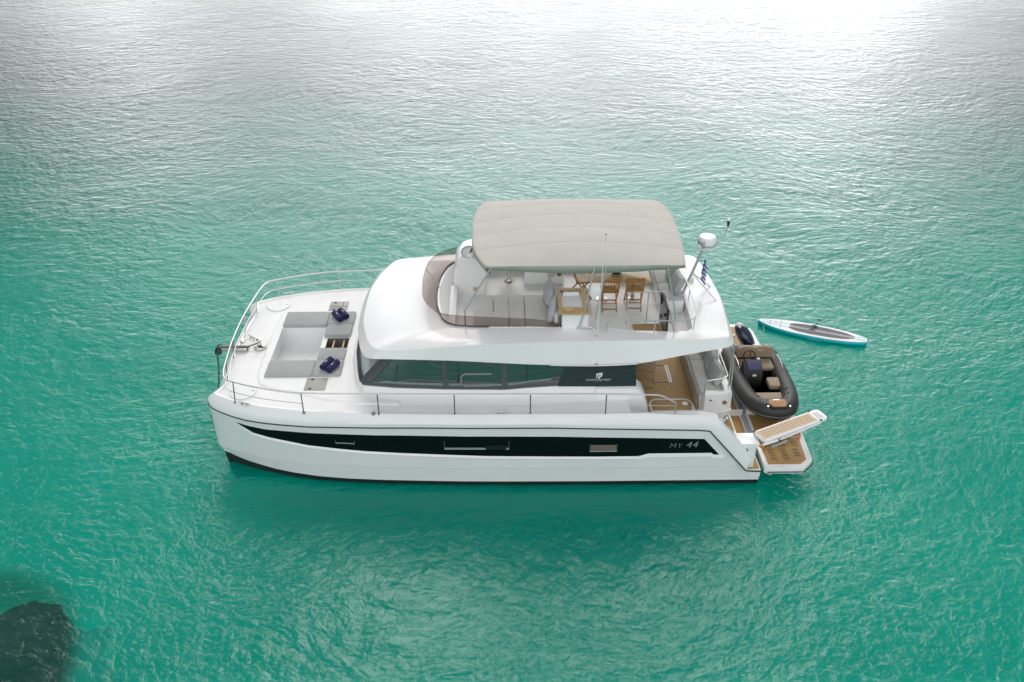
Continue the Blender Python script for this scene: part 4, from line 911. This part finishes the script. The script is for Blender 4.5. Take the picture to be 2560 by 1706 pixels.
b = MB(); b.tube([(.16, -.30, -.05), (.62, -.30, -.03)], .028, 8); b.build('hydraulic_ram', mat('pale_green_grey', (.30, .36, .34), .4), gw, local=True)
b = MB()
for x, y, z in ((.02, -.24, .0), (.42, -.27, .03), (.02, .19, .12), (1.72, -.2, .12), (1.72, .2, .12)): b.lathe([(0, 0), (.025, 0), (.025, .02), (0, .025)], (x, y, z), seg=10)
b.build('hinge_bolts', BLACKP, gw, local=True)

# ------------------------------------------------------------ dinghy on the platform
dg = empty('dinghy', (13.48, 0, .70))
tag(dg, 'charcoal inflatable dinghy with tan seats parked on the bathing platform', 'dinghy')
TP = smooth_path([(12.94, 1.22, .96), (12.93, .5, .97), (12.92, -.5, .99), (12.95, -1.0, 1.01), (13.03, -1.36, 1.03), (13.20, -1.62, 1.05), (13.42, -1.735, 1.06), (13.62, -1.735, 1.06), (13.80, -1.62, 1.05), (13.95, -1.3, 1.03), (14.02, -.9, 1.01), (14.05, -.3, .99), (14.04, .5, .97), (14.02, 1.22, .96)], 5)
rad = [.215] * len(TP)
for k, r_ in ((0, .06), (1, .14), (2, .19)): rad[k] = r_; rad[-1-k] = r_
tube = MB().tube(TP, rad, 18).build('inflatable_tube', HYPA, dg, sharp=60)
b = MB(); rs = []
for i in range(2, len(TP) - 2):
    p = Vector(TP[i]); t = (Vector(TP[i+1]) - Vector(TP[i-1])).normalized(); o_ = Vector((t.y, -t.x, 0)) * -1
    if (p + o_ - Vector((13.48, 0, 1))).length < (p - o_ - Vector((13.48, 0, 1))).length: o_ = -o_
    rs.append(p + o_ * .216 + Vector((0, 0, -.05)))
b.tube(rs, .022, 6); b.build('rub_strake', mat('grey_strake', (.10, .105, .105), .5), tube)
for i, j in ((16, 0), (20, 0), (23, 0), (-17, 0), (-20, 0), (-23, 0)):
    p = Vector(TP[i]); t = (Vector(TP[i+1]) - Vector(TP[i-1])).normalized(); side = Vector((0, 0, 1)); inn = (Vector((13.48, p.y, p.z)) - p).normalized()
    nrm = (side * .9 + inn * .45).normalized(); q = p + nrm * .214
    fr_ = Matrix((t, nrm.cross(t), nrm)).transposed().to_4x4()
    MB().lathe([(0, 0), (.06, 0), (.045, .012), (.02, .012), (0, .004)], q, fr_.to_euler(), 14).build('lifting_patch', BLACKP, tube)
b = MB(); hullp = [(13.10, 1.1), (13.08, -.9), (13.2, -1.4), (13.48, -1.6), (13.76, -1.4), (13.88, -.9), (13.88, 1.1)]
b.prism(hullp, .78, .84); b.prism([(12.98, .76), (13.48, .60), (14.0, .76), (14.0, .84), (12.98, .84)], -1.2, 1.15, fn=lambda x, z, y: (x, y, z)); b.build('floor', BLACKP, dg, flat=True)
MB().prism([(13.12, .82), (13.86, .82), (13.84, 1.12), (13.14, 1.12)], 1.10, 1.17, fn=lambda x, z, y: (x, y, z)).build('transom_board', mat('white_fibreglass', (.7, .7, .7), .4), dg)
MB().box((13.48, .23, .93), (.80, .36, .20), bev=.02).build('seat_box', BLACKP, dg)
MB().box((13.48, .20, 1.10), (.86, .44, .12), bev=.04, seg=3).build('bench_seat', TAN, dg)
b = MB(); b.loft([[(13.48 + u * .46, .50 + .04 * k - .02 * abs(u), 1.16 + h * (.34 - .05 * (abs(u) ** 6) - .05 * (1 - abs(u)) ** 6)) for h in (0, .25, .6, .9, 1)] for k in (0,) for u in [-1 + k2 / 8 for k2 in range(17)]])
bk = b.build('backrest', TAN, dg, sharp=60); so = bk.modifiers.new('padding', 'SOLIDIFY'); so.thickness = .11; so.offset = 0
bv = bk.modifiers.new('rounding', 'BEVEL'); bv.width = .03; bv.segments = 3; bv.limit_method = 'ANGLE'
MB().box((13.62, .435, 1.40), (.17, .01, .03)).build('stitched_patch', mat('pale_stitch', (.45, .38, .30), .6), bk)
con = MB().prism([(-.06, .84), (-.06, 1.34), (-.12, 1.44), (-.34, 1.36), (-.46, 1.14), (-.44, .84)], 13.02, 13.48, fn=lambda y, z, x: (x, y, z)).build('console', BLACKP, dg, sharp=40)
MB().box((13.28, -.27, 1.407), (.37, .30, .025), rot=Matrix.Rotation(R(22), 4, 'X'), bev=.01).build('console_cover', NAVYV, con)
MB().lathe([(0, 0), (.055, 0), (.05, .012), (0, .014)], (13.27, -.435, 1.19), Matrix.Rotation(R(105), 4, 'X').to_euler(), 18).build('maker_badge', WHITEP, con)
b = MB(); cw = Vector((13.22, .03, 1.47)); b.tube([cw + Vector((.155 * cos(a), .07 * sin(a), .14 * sin(a))) for a in [2*pi*k/22 for k in range(22)]], .017, 6, closed=True)
for a in (R(80), R(200), R(320)): b.tube([cw + Vector((0, -.04, -.01)), cw + Vector((.15 * cos(a), .07 * sin(a), .14 * sin(a)))], .012, 5)
b.build('steering_wheel', BLACKP, con)
MB().box((13.45, .0, 1.41), (.08, .05, .05), bev=.01).build('gauge', WHITEPLAS, con)
b = MB(); b.box((12.98, .12, 1.23), (.05, .08, .10), bev=.015); b.build('kill_switch', RED, con)
b = MB(); b.tube([(13.0, .0, 1.16), (12.97, -.06, 1.10), (13.0, -.12, 1.02)], .035, 8); b.build('throttle', WHITEPLAS, con)
MB().box((13.76, -.57, 1.0), (.26, .28, .14), bev=.02).build('seat_base', BLACKP, dg)
b = MB(); b.prism(rrect(13.58, 13.99, -.80, -.40, .07), 1.02, 1.13, bev=.03); b.build('jockey_seat', TAN, dg, sharp=50)
b = MB(); b.prism([(13.14, -1.06), (13.80, -1.06), (13.76, -1.34), (13.62, -1.52), (13.36, -1.52), (13.22, -1.34)], .98, 1.12, bev=.02); b.build('bow_cushion', TAN, dg, sharp=50)
stp = MB().prism([(13.28, -1.52), (13.74, -1.52), (13.80, -1.72), (13.70, -1.90), (13.34, -1.90), (13.24, -1.72)], 1.20, 1.27, bev=.015).build('bow_step', BLACKP, dg, sharp=50)
ps = MB().prism([(13.33, -1.58), (13.70, -1.58), (13.74, -1.72), (13.66, -1.86), (13.38, -1.86), (13.30, -1.72)], 1.271, 1.28).build('step_pad', mat('orange_teak', (.42, .20, .06), .6, var=.1), stp, flat=True)
b = MB()
for k in range(-3, 4): b.box((13.52 + k * .055, -1.74, 1.2815), (.008, .18, .002), rot=Matrix.Rotation(R(-k * 6), 4, 'Z'))
b.build('pad_grooves', BLACKP, ps, flat=True)
MB().box((13.50, -1.60, 1.282), (.16, .035, .006)).build('name_plate', STEEL, stp)
for x in (13.255, 13.785): MB().lathe([(0, 0), (.028, 0), (.028, .03), (0, .04)], (x, -1.84, 1.24), seg=10).build('bow_light', CHROME, stp)
for x, s in ((12.93, -1), (14.04, 1)):
    MB().tube(smooth_path([(x, -.20, 1.20), (x, -.17, 1.30), (x, .10, 1.33), (x, .36, 1.30), (x, .40, 1.18)], 4), .014, 7).build('grab_handle', STEEL, dg)
MB().tube([(13.86, .86, 1.0), (13.98, 1.10, 1.12)], .04, 8).build('white_strap_block', WHITEPLAS, dg)
om = empty('outboard_motor', (0, 0, 0)); om.parent = dg; om.location = (0, 1.25, .4)
b = MB(); rows = []
for k, (z, w_, l_, dy) in enumerate(((1.18, .13, .20, 0), (1.22, .17, .25, 0), (1.36, .19, .28, .02), (1.50, .185, .27, .03), (1.62, .16, .23, .05), (1.70, .11, .16, .07), (1.73, .04, .06, .08))):
    rows.append([(13.46 - (z - 1.42) * .5 + 1.22 * w_ * cos(a) * (1 if abs(cos(a)) < .7 else .96), 1.40 + dy + 1.25 * l_ * sin(a), z - .20) for a in [2*pi*q/24 for q in range(24)]])
b.loft(rows, cu=True, cap=True); b.build('cowling', NAVYP, om, sharp=60)
MB().box((13.42, 1.40, 1.50), (.16, .05, .02), rot=Matrix.Rotation(R(25), 4, 'Y')).build('cowl_vent', BLACKP, om)
MB().box((13.55, 1.34, .78), (.16, .26, .28), bev=.03).build('mid_section', NAVYP, om)
b = MB(); b.tube([(13.60, 1.42, .74), (13.74, 1.66, .60)], [.07, .05], 10); b.build('leg', mat('grey_leg', (.45, .46, .48), .35), om)
b = MB(); b.tube(smooth_path([(13.40, 1.15, 1.05), (13.25, 1.08, 1.10), (13.22, .95, 1.12), (13.36, .9, 1.08)], 3), .016, 6); b.tube(smooth_path([(13.50, 1.14, 1.0), (13.58, 1.05, 1.14), (13.52, .9, 1.1)], 3), .014, 6); b.build('control_cables', BLACKP, om)

# ------------------------------------------------------------ ropes
o = MB().tube(smooth_path([(13.45, -1.95, 1.02), (13.46, -1.98, .85), (13.42, -2.0, .70), (13.36, -2.02, .58)], 4), .014, 6).build('bow_line', RUBBER, origin=(13.45, -1.95, 1)); tag(o, 'black bow line hanging from the dinghy bow step', 'rope')
o = MB().tube(smooth_path([(13.40, -2.0, .62), (13.2, -2.3, .60), (13.0, -2.60, .62), (12.86, -2.75, .80)], 4), .016, 6).build('tie_strap', ORANGE, origin=(13.1, -2.4, .6)); tag(o, 'orange line stretched from the dinghy bow to the gangway foot', 'rope')
b = MB()
for k in range(4): b.tube([(13.62 + .012 * k, -2.06 + .015 * k + .06 * cos(a), .67 + .12 * sin(a)) for a in [2*pi*q/14 for q in range(14)]], .018, 6, closed=True)
b.tube([(13.60, -2.06, .60), (13.58, -2.12, .52)], .02, 6)
o = b.build('coiled_rope', ORANGE, origin=(13.63, -2.05, .51)); tag(o, 'hank of orange rope coiled under the dinghy bow', 'rope')
b = MB(); b.tube(smooth_path([(14.02, -2.16, .53), (14.08, -2.05, .55), (14.06, -1.94, .53)], 3), .022, 6)
o = b.build('rope_end', ORANGE, origin=(14.05, -2.05, .51)); tag(o, 'short orange rope end on the outer edge of the bathing platform', 'rope')

# ------------------------------------------------------------ paddle board
pb = empty('paddle_board', (16.18, 3.62, -.13), R(-22.5))
tag(pb, 'white and teal inflatable paddle board floating behind the yacht', 'paddle board')
L2 = 1.57
def pw(t):   # half width along -1 (nose) .. 1 (tail)
    return interp(t, [-1, -.985, -.95, -.85, -.65, -.35, 0, .3, .6, .8, .93, .985, 1], [.02, .07, .115, .19, .285, .365, .385, .375, .32, .25, .18, .14, .10])
def ptz(t): return .155 + .09 * max(0, -t - .55) ** 1.6
b = MB(); T = [-1, -.99, -.97, -.93, -.86, -.77] + [-.65 + .1 * k for k in range(15)] + [.83, .9, .95, .98, 1]
b.loft([[(t * L2, sg * (pw(t) + dy) , ptz(t) + dz) for (sg, dy, dz) in ((-1, -.03, 0), (-1, -.008, -.012), (-1, .012, -.06), (-1, -.008, -.125), (-1, -.06, -.15), (1, -.06, -.15), (1, -.008, -.125), (1, .012, -.06), (1, -.008, -.012), (1, -.03, 0))] for t in T], cap=True)
rl = b.build('rail', SIDEAQ, pb, local=True, sharp=50)
b = MB(); b.loft([[(t * L2, k * max(.0, pw(t) - .022), ptz(t) + .0015 + .008 * (1 - k * k)) for k in (-1, -.5, 0, .5, 1)] for t in T]); dk = b.build('deck', WHITEPLAS, pb, local=True)
def pdz(t, y): return ptz(t) + .003 + .008 * max(0, (1 - (y / max(.05, pw(t))) ** 2))
for sg in (-1, 1):
    b = MB(); ts = [-.42 + k * 1.22 / 24 for k in range(25)]
    b.loft([[(t * L2, sg * (.045 + (max(.05, pw(t) - .125 - .10 * max(0, (abs(t - .19) / .61)) ** 5) - .045) * q), pdz(t, 0) * .5 + pdz(t, .2) * .5 + .004) for q in (0, .5, 1)] for t in ts]); b.build('foam_pad', PADGREY, pb, local=True)
    b = MB(); b.loft([[(t * L2, sg * (.05 + .03 * q + (t + .95) * .05), pdz(t, .05) + .003) for q in (0, 1)] for t in [-.93 + .05 * k for k in range(11)]]); b.build('nose_stripe', LBLUE, pb, local=True)
    b = MB(); b.loft([[(t * L2, sg * (.045 + .03 * q), pdz(t, .05) + .003) for q in (0, 1)] for t in (.81, .86, .92, .97)]); b.build('tail_stripe', LBLUE, pb, local=True)
b = MB(); b.loft([[(t * L2, .012 * q, pdz(t, 0) + .006) for q in (-1, 1)] for t in (-.40, 0, .4, .78)]); b.build('centre_stripe', PADGREY, pb, local=True)
b = MB(); b.tube(smooth_path([(-.10, 0, .155), (-.05, 0, .175), (.05, 0, .175), (.10, 0, .155)], 3), .016, 6); b.build('carry_handle', BLACKP, pb, local=True)
b = MB()
for t in (-.78, -.58): b.tube([(t * L2, -pw(t) * .62, ptz(t) + .012), (t * L2, pw(t) * .62, ptz(t) + .012)], .006, 5)
b.build('bungee', BLACKP, pb, local=True)
b = MB(); b.tube([(-.72 * L2, 0, .16), (-.68 * L2, .05, .165), (-.66 * L2, -.03, .165)], .008, 5); b.build('orange_tie', ORANGE, pb, local=True)
MB().lathe([(0, 0), (.03, 0), (.025, .012), (0, .014)], (.88 * L2, 0, .135), seg=12).build('valve', NAVYP, pb, local=True)
MB().tube([(-.90 * L2, -.15, .10), (-.86 * L2, -.30, .02), (-.84 * L2, -.45, .005)], .006, 5).build('tether', WHITEPLAS, pb, local=True)
def local_text(name, txt, size, m, M, parent, **k):
    me = text_mesh(txt, size, **k); me.transform(M); me.materials.clear(); me.materials.append(m)
    return link(bpy.data.objects.new(name, me), parent)
local_text('lettering', 'SEAFLO', .17, WHITEP, Matrix.Translation((.10, .185, .152)) @ Matrix.Rotation(R(180), 4, 'Z'), pb, spacing=1.05)
local_text('lettering', 'SEAFLO', .10, LBLUE, Matrix.Translation((.12, -.40, .078)) @ Matrix.Rotation(R(90), 4, 'X'), pb, spacing=1.2)
pd = empty('paddle', (16.32, 3.78, .06), R(50)); tag(pd, 'black paddle grip lying across the far rail of the paddle board', 'paddle')
MB().tube([(-.05, 0, .02), (.30, 0, .08)], .012, 7).build('shaft', BLACKP, pd, local=True)
MB().tube([(.30, -.06, .085), (.30, .06, .085)], .02, 8).build('grip', BLACKP, pd, local=True)
MB().box((-.03, 0, .015), (.10, .16, .02), bev=.006).build('blade_edge', BLACKP, pd, local=True)

# ------------------------------------------------------------ loose things aboard
PADS = [((1.21, 2.335, -1.49, -.82), 'long grey sun pad on the near side of the foredeck lounge'), ((1.21, 2.335, .77, 1.45), 'long grey sun pad on the far side of the foredeck lounge'),
        ((2.34, 3.02, -1.48, -.80), 'grey corner sun pad under the near pair of navy towels'), ((2.34, 3.02, .83, 1.45), 'grey corner sun pad under the far pair of navy towels'),
        ((2.345, 3.01, -.79, -.27), 'square grey sun pad between the steps and the near corner pad'), ((2.355, 3.02, .27, .82), 'square grey sun pad between the steps and the far corner pad')]
for (x0, x1, y0, y1), lb in PADS:
    th = .085 if y0 > 0 else .05
    o = MB().prism(rrect(x0, x1, y0, y1, .05 if x1 - x0 < .8 else .03), 2.002, 2.0 + th, bev=.018).build('sun_pad', GREYCUSH, origin=((x0 + x1) / 2, (y0 + y1) / 2, 2.0), sharp=50)
    tag(o, lb, 'cushion', 'sun pads of the foredeck lounge')
def towel(c, ang, lb, top):
    rows = []; n_ = 26; Lh = .20
    tw = empty('rolled_towel', c, ang)
    b = MB()
    b.loft([[(u, (.085 + .002 * sin(q * 5 + u * 30)) * cos(q), .08 + .078 * sin(q)) for q in [2*pi*k/16 for k in range(16)]] for u in (-Lh, -Lh * .97, -.1, 0, .1, Lh * .97, Lh)], cu=True)
    for e_ in (-1, 1):   # spiral at the rolled ends
        b.loft([[(e_ * (Lh - .012 * (k % 2)), r_ * 1.22 * cos(q), .08 + 1.16 * r_ * sin(q)) for q in [2*pi*j/16 for j in range(16)]] for k, r_ in enumerate((.066, .052, .040, .028, .014, .002))], cu=True)
    b.build('roll', NAVY, tw, local=True, sharp=40)
    for k in range(2): MB().box((.015 - .05 * k, -.004 * k, .159), (.035, .012 + .01 * k, .003), rot=Matrix.Rotation(R(30 - 50 * k), 4, 'Z')).build('embroidery', WHITEP, tw, local=True)
    tag(tw, lb, 'towel', 'rolled navy towels on the sun pads')
towel((2.65, -1.10, 2.05), R(68), 'rolled navy towel on the near corner sun pad, nearer the bow', 0)
towel((2.81, -1.22, 2.05), R(65), 'rolled navy towel on the near corner sun pad, nearer the saloon', 0)
towel((2.59, 1.06, 2.085), R(-57), 'rolled navy towel on the far corner sun pad, nearer the bow', 0)
towel((2.72, 1.20, 2.085), R(-58), 'rolled navy towel on the far corner sun pad, nearer the saloon', 0)
# lounge cushions on the flybridge
LC = [((6.21, 6.66, -.88, -.10), 'pale grey lounge cushion on the flybridge, foremost in the far row'), ((6.67, 7.02, -.88, -.10), 'narrow pale grey lounge cushion, second from the helm in the far row'), ((6.21, 7.02, -1.66, -.89), 'pale grey lounge cushion on the flybridge, foremost along the smoked windshield'),
      ((7.04, 7.40, -.88, -.10), 'narrow pale grey lounge cushion aft of the gap in the far row'), ((7.04, 7.40, -1.66, -.89), 'narrow pale grey lounge cushion aft of the gap beside the smoked windshield'), ((7.41, 8.02, -1.66, -.10), 'wide pale grey lounge cushion in front of the two light blue pillows')]
for (x0, x1, y0, y1), lb in LC:
    tag(MB().prism(rrect(x0, x1, y0, y1, .03), 3.302, 3.42, bev=.02).build('lounge_cushion', BEIGECUSH, origin=((x0 + x1) / 2, (y0 + y1) / 2, 3.3), sharp=50), lb, 'cushion', 'flybridge lounge cushions')
for y, x, rz, lb in ((-.42, 8.0, 4, 'light blue grey pillow against the wet bar, the farther one'), (-1.22, 8.05, -7, 'light blue grey pillow against the wet bar, nearer the smoked windshield')):
    rot = Matrix.Rotation(R(rz), 4, 'Z') @ Matrix.Rotation(R(-76), 4, 'Y')
    tag(MB().pillow((x, y, 3.65), (.46, .70, .20), rot=rot, e=.5, crease=.2).build('pillow', BLUEPIL, origin=(x, y, 3.42)), lb, 'pillow', 'pillows against the wet bar')
o = MB().lathe([(0, 0), (.10, 0), (.105, .008), (.10, .02), (0, .021)], (8.36, -1.70, 3.926), seg=28).build('cutting_board', mat('bamboo_board', (.58, .40, .18), .5, var=.08), origin=(8.36, -1.70, 3.926)); tag(o, 'small round bamboo board on the wet bar counter', 'board')
# dining table and folding chairs
tb = empty('dining_table', (9.73, .22, 3.10)); tag(tb, 'light teak dining table under the beige awning', 'table')
MB().prism(rrect(8.97, 10.46, -.25, .66, .05), 3.80, 3.845, bev=.01).build('tabletop', LWOOD, tb, sharp=50)
for x in (9.35, 10.1): MB().lathe([(0, 0), (.16, 0), (.15, .02), (.05, .05), (.045, .69), (0, .69)], (x, .2, 3.103), seg=18).build('pedestal', STEEL, tb)
o = MB().lathe([(0, 0), (.09, 0), (.13, .05), (.15, .10), (.14, .105), (.11, .05), (0, .03)], (9.66, .17, 3.846), seg=22).build('bowl', mat('dark_bowl', (.05, .05, .05), .4), origin=(9.66, .17, 3.846)); tag(o, 'dark bowl on the teak dining table', 'bowl')
def chair(loc, rz, lb):
    ch = empty('folding_chair', loc, rz); tag(ch, lb, 'chair', 'folding teak chairs round the flybridge table')
    W2 = .205
    for s in (-1, 1):   # long legs run from the front foot up into the back
        b = MB(); b.loft([[(s * W2 + dx, y + dy, z) for dx, dy in ((-.014, -.022), (.014, -.022), (.014, .022), (-.014, .022))] for y, z in ((.24, 0), (-.10, .45), (-.18, .62), (-.23, .86))], cu=True, cap=True); b.build('leg', WOOD, ch, local=True, flat=True)
        b = MB(); b.loft([[(s * (W2 - .032) + dx, y + dy, z) for dx, dy in ((-.012, -.02), (.012, -.02), (.012, .02), (-.012, .02))] for y, z in ((-.28, 0), (.16, .44))], cu=True, cap=True); b.build('leg', WOOD, ch, local=True, flat=True)
    b = MB()
    for k in range(9):
        b.box((0, -.13 + k * .042, .455), (.36, .032, .014))
    for s in (-1, 1): b.box((s * .185, .04, .437), (.02, .40, .03))
    b.build('seat', WOOD, ch, local=True, flat=True)
    b = MB()
    for k in range(10): b.loft([[(-.171 + k * .038 + dx, y + dy, z) for dx, dy in ((-.010, -.006), (.010, -.006), (.010, .006), (-.010, .006))] for y, z in ((-.145, .53), (-.18, .62), (-.225, .84))], cu=True, cap=True)
    b.box((0, -.232, .855), (.44, .026, .06)); b.box((0, -.138, .52), (.40, .022, .04)); b.build('backrest', WOOD, ch, local=True, flat=True)
    b = MB(); b.box((0, -.235, .06), (.36, .02, .025)); b.box((0, .19, .07), (.40, .02, .03)); b.box((0, -.14, .17), (.36, .018, .02)); b.build('stretcher', WOOD, ch, local=True, flat=True)
    return ch
chair((9.47, -.16, 3.103), 0, 'folding teak chair at the near table side, closer to the wet bar')
chair((10.08, -.13, 3.103), R(-4), 'folding teak chair at the near table side, closer to the stair guard')
chair((8.83, .42, 3.103), R(-84), 'folding teak chair at the bow end of the dining table, turned sideways')
for (x0, x1, y0, y1), lb in (((10.68, 11.2, -.50, .24), 'grey seat cushion of the flybridge settee, nearer the open hatch'), ((10.68, 11.2, .25, 1.0), 'grey seat cushion of the flybridge settee, farther from the open hatch')):
    tag(MB().prism(rrect(x0, x1, y0, y1, .04), 3.452, 3.54, bev=.025).build('settee_cushion', PILLOW, origin=((x0 + x1) / 2, (y0 + y1) / 2, 3.45), sharp=50), lb, 'cushion', 'flybridge settee cushions')
for y, rz, lb in ((-.12, 6, 'grey pillow leaning on the flybridge settee, nearer the mast foot'), (.55, -6, 'grey pillow leaning on the flybridge settee, half under the awning')):
    rot = Matrix.Rotation(R(rz), 4, 'Z') @ Matrix.Rotation(R(-66), 4, 'Y')
    tag(MB().pillow((11.10, y, 3.74), (.48, .62, .20), rot=rot, e=.5, crease=.2).build('settee_pillow', PILLOW, origin=(11.1, y, 3.54)), lb, 'pillow', 'pillows on the flybridge settee')

# ------------------------------------------------------------ anchor and chain
an = empty('anchor', (.03, -.24, 2.04)); tag(an, 'dark plough anchor hanging over the bow roller', 'anchor')
MB().tube([(.55, .03, .015), (.10, .03, .035), (-.20, .02, .02)], [.03, .028, .03], 8).build('shank', mat('galvanised_steel', (.20, .19, .16), .5, metal=.6, var=.2), an, local=True)
b = MB(); b.loft([[(-.30, -.10, -.10), (-.25, -.16, -.07), (-.16, -.10, -.13)], [(-.30, 0, -.02), (-.20, 0, .01), (-.06, 0, -.03)], [(-.27, .10, -.06), (-.22, .17, .05), (-.14, .09, -.10)]]); fk = b.build('fluke', mat('dark_anchor_paint', (.02, .03, .03), .5), an, local=True); so = fk.modifiers.new('thickness', 'SOLIDIFY'); so.thickness = .04
def chain(name, pts, lb, ln=.055, r=.0075):
    P = smooth_path(pts, 8); b = MB(); d_ = 0; k = 0
    seg = [(P[i+1] - P[i]).length for i in range(len(P)-1)]; tot = sum(seg); n_ = int(tot / (ln * .72))
    for q in range(n_):
        t = (q + .5) * tot / n_; i = 0
        while i < len(seg) - 1 and t > seg[i]: t -= seg[i]; i += 1
        c_ = P[i].lerp(P[i+1], t / seg[i]); tv = (P[i+1] - P[i]).normalized()
        e1 = tv.cross(Vector((0, 1, .3))).normalized(); e2 = tv.cross(e1)
        u = e1 if q % 2 else e2
        b.tube([c_ + tv * (ln * .5 * cos(a)) + u * (ln * .32 * sin(a)) for a in [2*pi*j/8 for j in range(8)]], r, 5, closed=True)
    o = b.build(name, mat('chain_steel', (.09, .09, .085), .5, metal=.5, var=.2), origin=pts[0]); tag(o, lb, 'chain'); return o
chain('anchor_chain', [(-.22, -.28, 1.98), (-.27, -.31, 1.4), (-.40, -.32, .8), (-.72, -.33, -.05)], 'dark anchor chain hanging from the bow into the water', .06, .008)
chain('windlass_chain', [(.50, -.22, 2.06), (.62, -.17, 2.07), (.76, -.10, 2.09)], 'short chain between the windlass drum and the anchor shank')
# ensign on the mast
fl = empty('ensign', (11.72, .02, 4.25)); tag(fl, 'blue and white striped ensign hanging limp from the radar mast', 'flag')
def flag_mat():
    m, t, n, l, p = nodes('ensign_cloth'); uv = n.new('ShaderNodeUVMap'); sx = n.new('ShaderNodeSeparateXYZ'); l.new(uv.outputs[0], sx.inputs[0])
    def M(op, a, b_):
        x = n.new('ShaderNodeMath'); x.operation = op
        for i, v in enumerate((a, b_)):
            if isinstance(v, (int, float)): x.inputs[i].default_value = v
            else: l.new(v, x.inputs[i])
        return x.outputs[0]
    st = M('LESS_THAN', M('MODULO', M('MULTIPLY', M('SUBTRACT', 1.0, sx.outputs[1]), 4.5), 1.0), .5)
    canton = M('MULTIPLY', M('LESS_THAN', sx.outputs[0], .37), M('GREATER_THAN', sx.outputs[1], .444))
    cx_ = M('LESS_THAN', M('ABSOLUTE', M('SUBTRACT', sx.outputs[0], .185), 0), .037); cy_ = M('LESS_THAN', M('ABSOLUTE', M('SUBTRACT', sx.outputs[1], .722), 0), .055)
    cross = M('MAXIMUM', cx_, cy_); cb = M('SUBTRACT', 1.0, cross)
    blue = M('ADD', M('MULTIPLY', canton, cb), M('MULTIPLY', M('SUBTRACT', 1.0, canton), st))
    mx = n.new('ShaderNodeMix'); mx.data_type = 'RGBA'; mx.inputs[6].default_value = (.75, .76, .78, 1); mx.inputs[7].default_value = (.01, .09, .36, 1)
    l.new(blue, mx.inputs[0]); l.new(mx.outputs[2], p.inputs['Base Color']); p.inputs['Roughness'].default_value = .8; return m
b = MB(); nu, nv = 14, 10; rows = []
for j in range(nv + 1):
    v = j / nv
    rows.append([(.02 + .11 * u - .05 * (1 - v) + .035 * sin(u * 9 + v) * (1 - .3 * v), .045 * sin(u * 14 + v * 2) + .02, (v - 1) * .36 - .38 * u ** 1.2 * (1 - .15 * v)) for u in [i / nu for i in range(nu + 1)]])
b.loft(rows); cl = b.build('cloth', flag_mat(), fl, local=True, sharp=180)
uvl = cl.data.uv_layers.new(name='UVMap')
for lp_ in cl.data.loops:
    i = lp_.vertex_index; uvl.data[lp_.index].uv = ((i % (nu + 1)) / nu, (i // (nu + 1)) / nv)
# submerged rocks
def rock(name, c, r, flat_, seed, m, lb):
    b = MB(); bmesh.ops.create_icosphere(b.bm, subdivisions=5, radius=1)
    for v in b.bm.verts:
        p = v.co.copy(); k = 1 + .46 * noise.fractal(p * 1.5 + Vector((seed, 0, 0)), 1, 2, 5) + .05 * noise.noise(p * 7)
        v.co = Vector((p.x * r * k, p.y * r * .85 * k, p.z * flat_ * k))
    o = b.build(name, m, local=True, sharp=60); o.location = c; tag(o, lb, 'rock'); return o
RK = mat('weedy_rock', (.04, .026, .034), .9, var=.6, scale=2.5, bump=.6, bscale=8)
rock('submerged_rock', (-3.5, -7.7, -1.9), 2.5, 1.38, 3, RK, 'large dark weedy rock under the water near the corner of the picture')
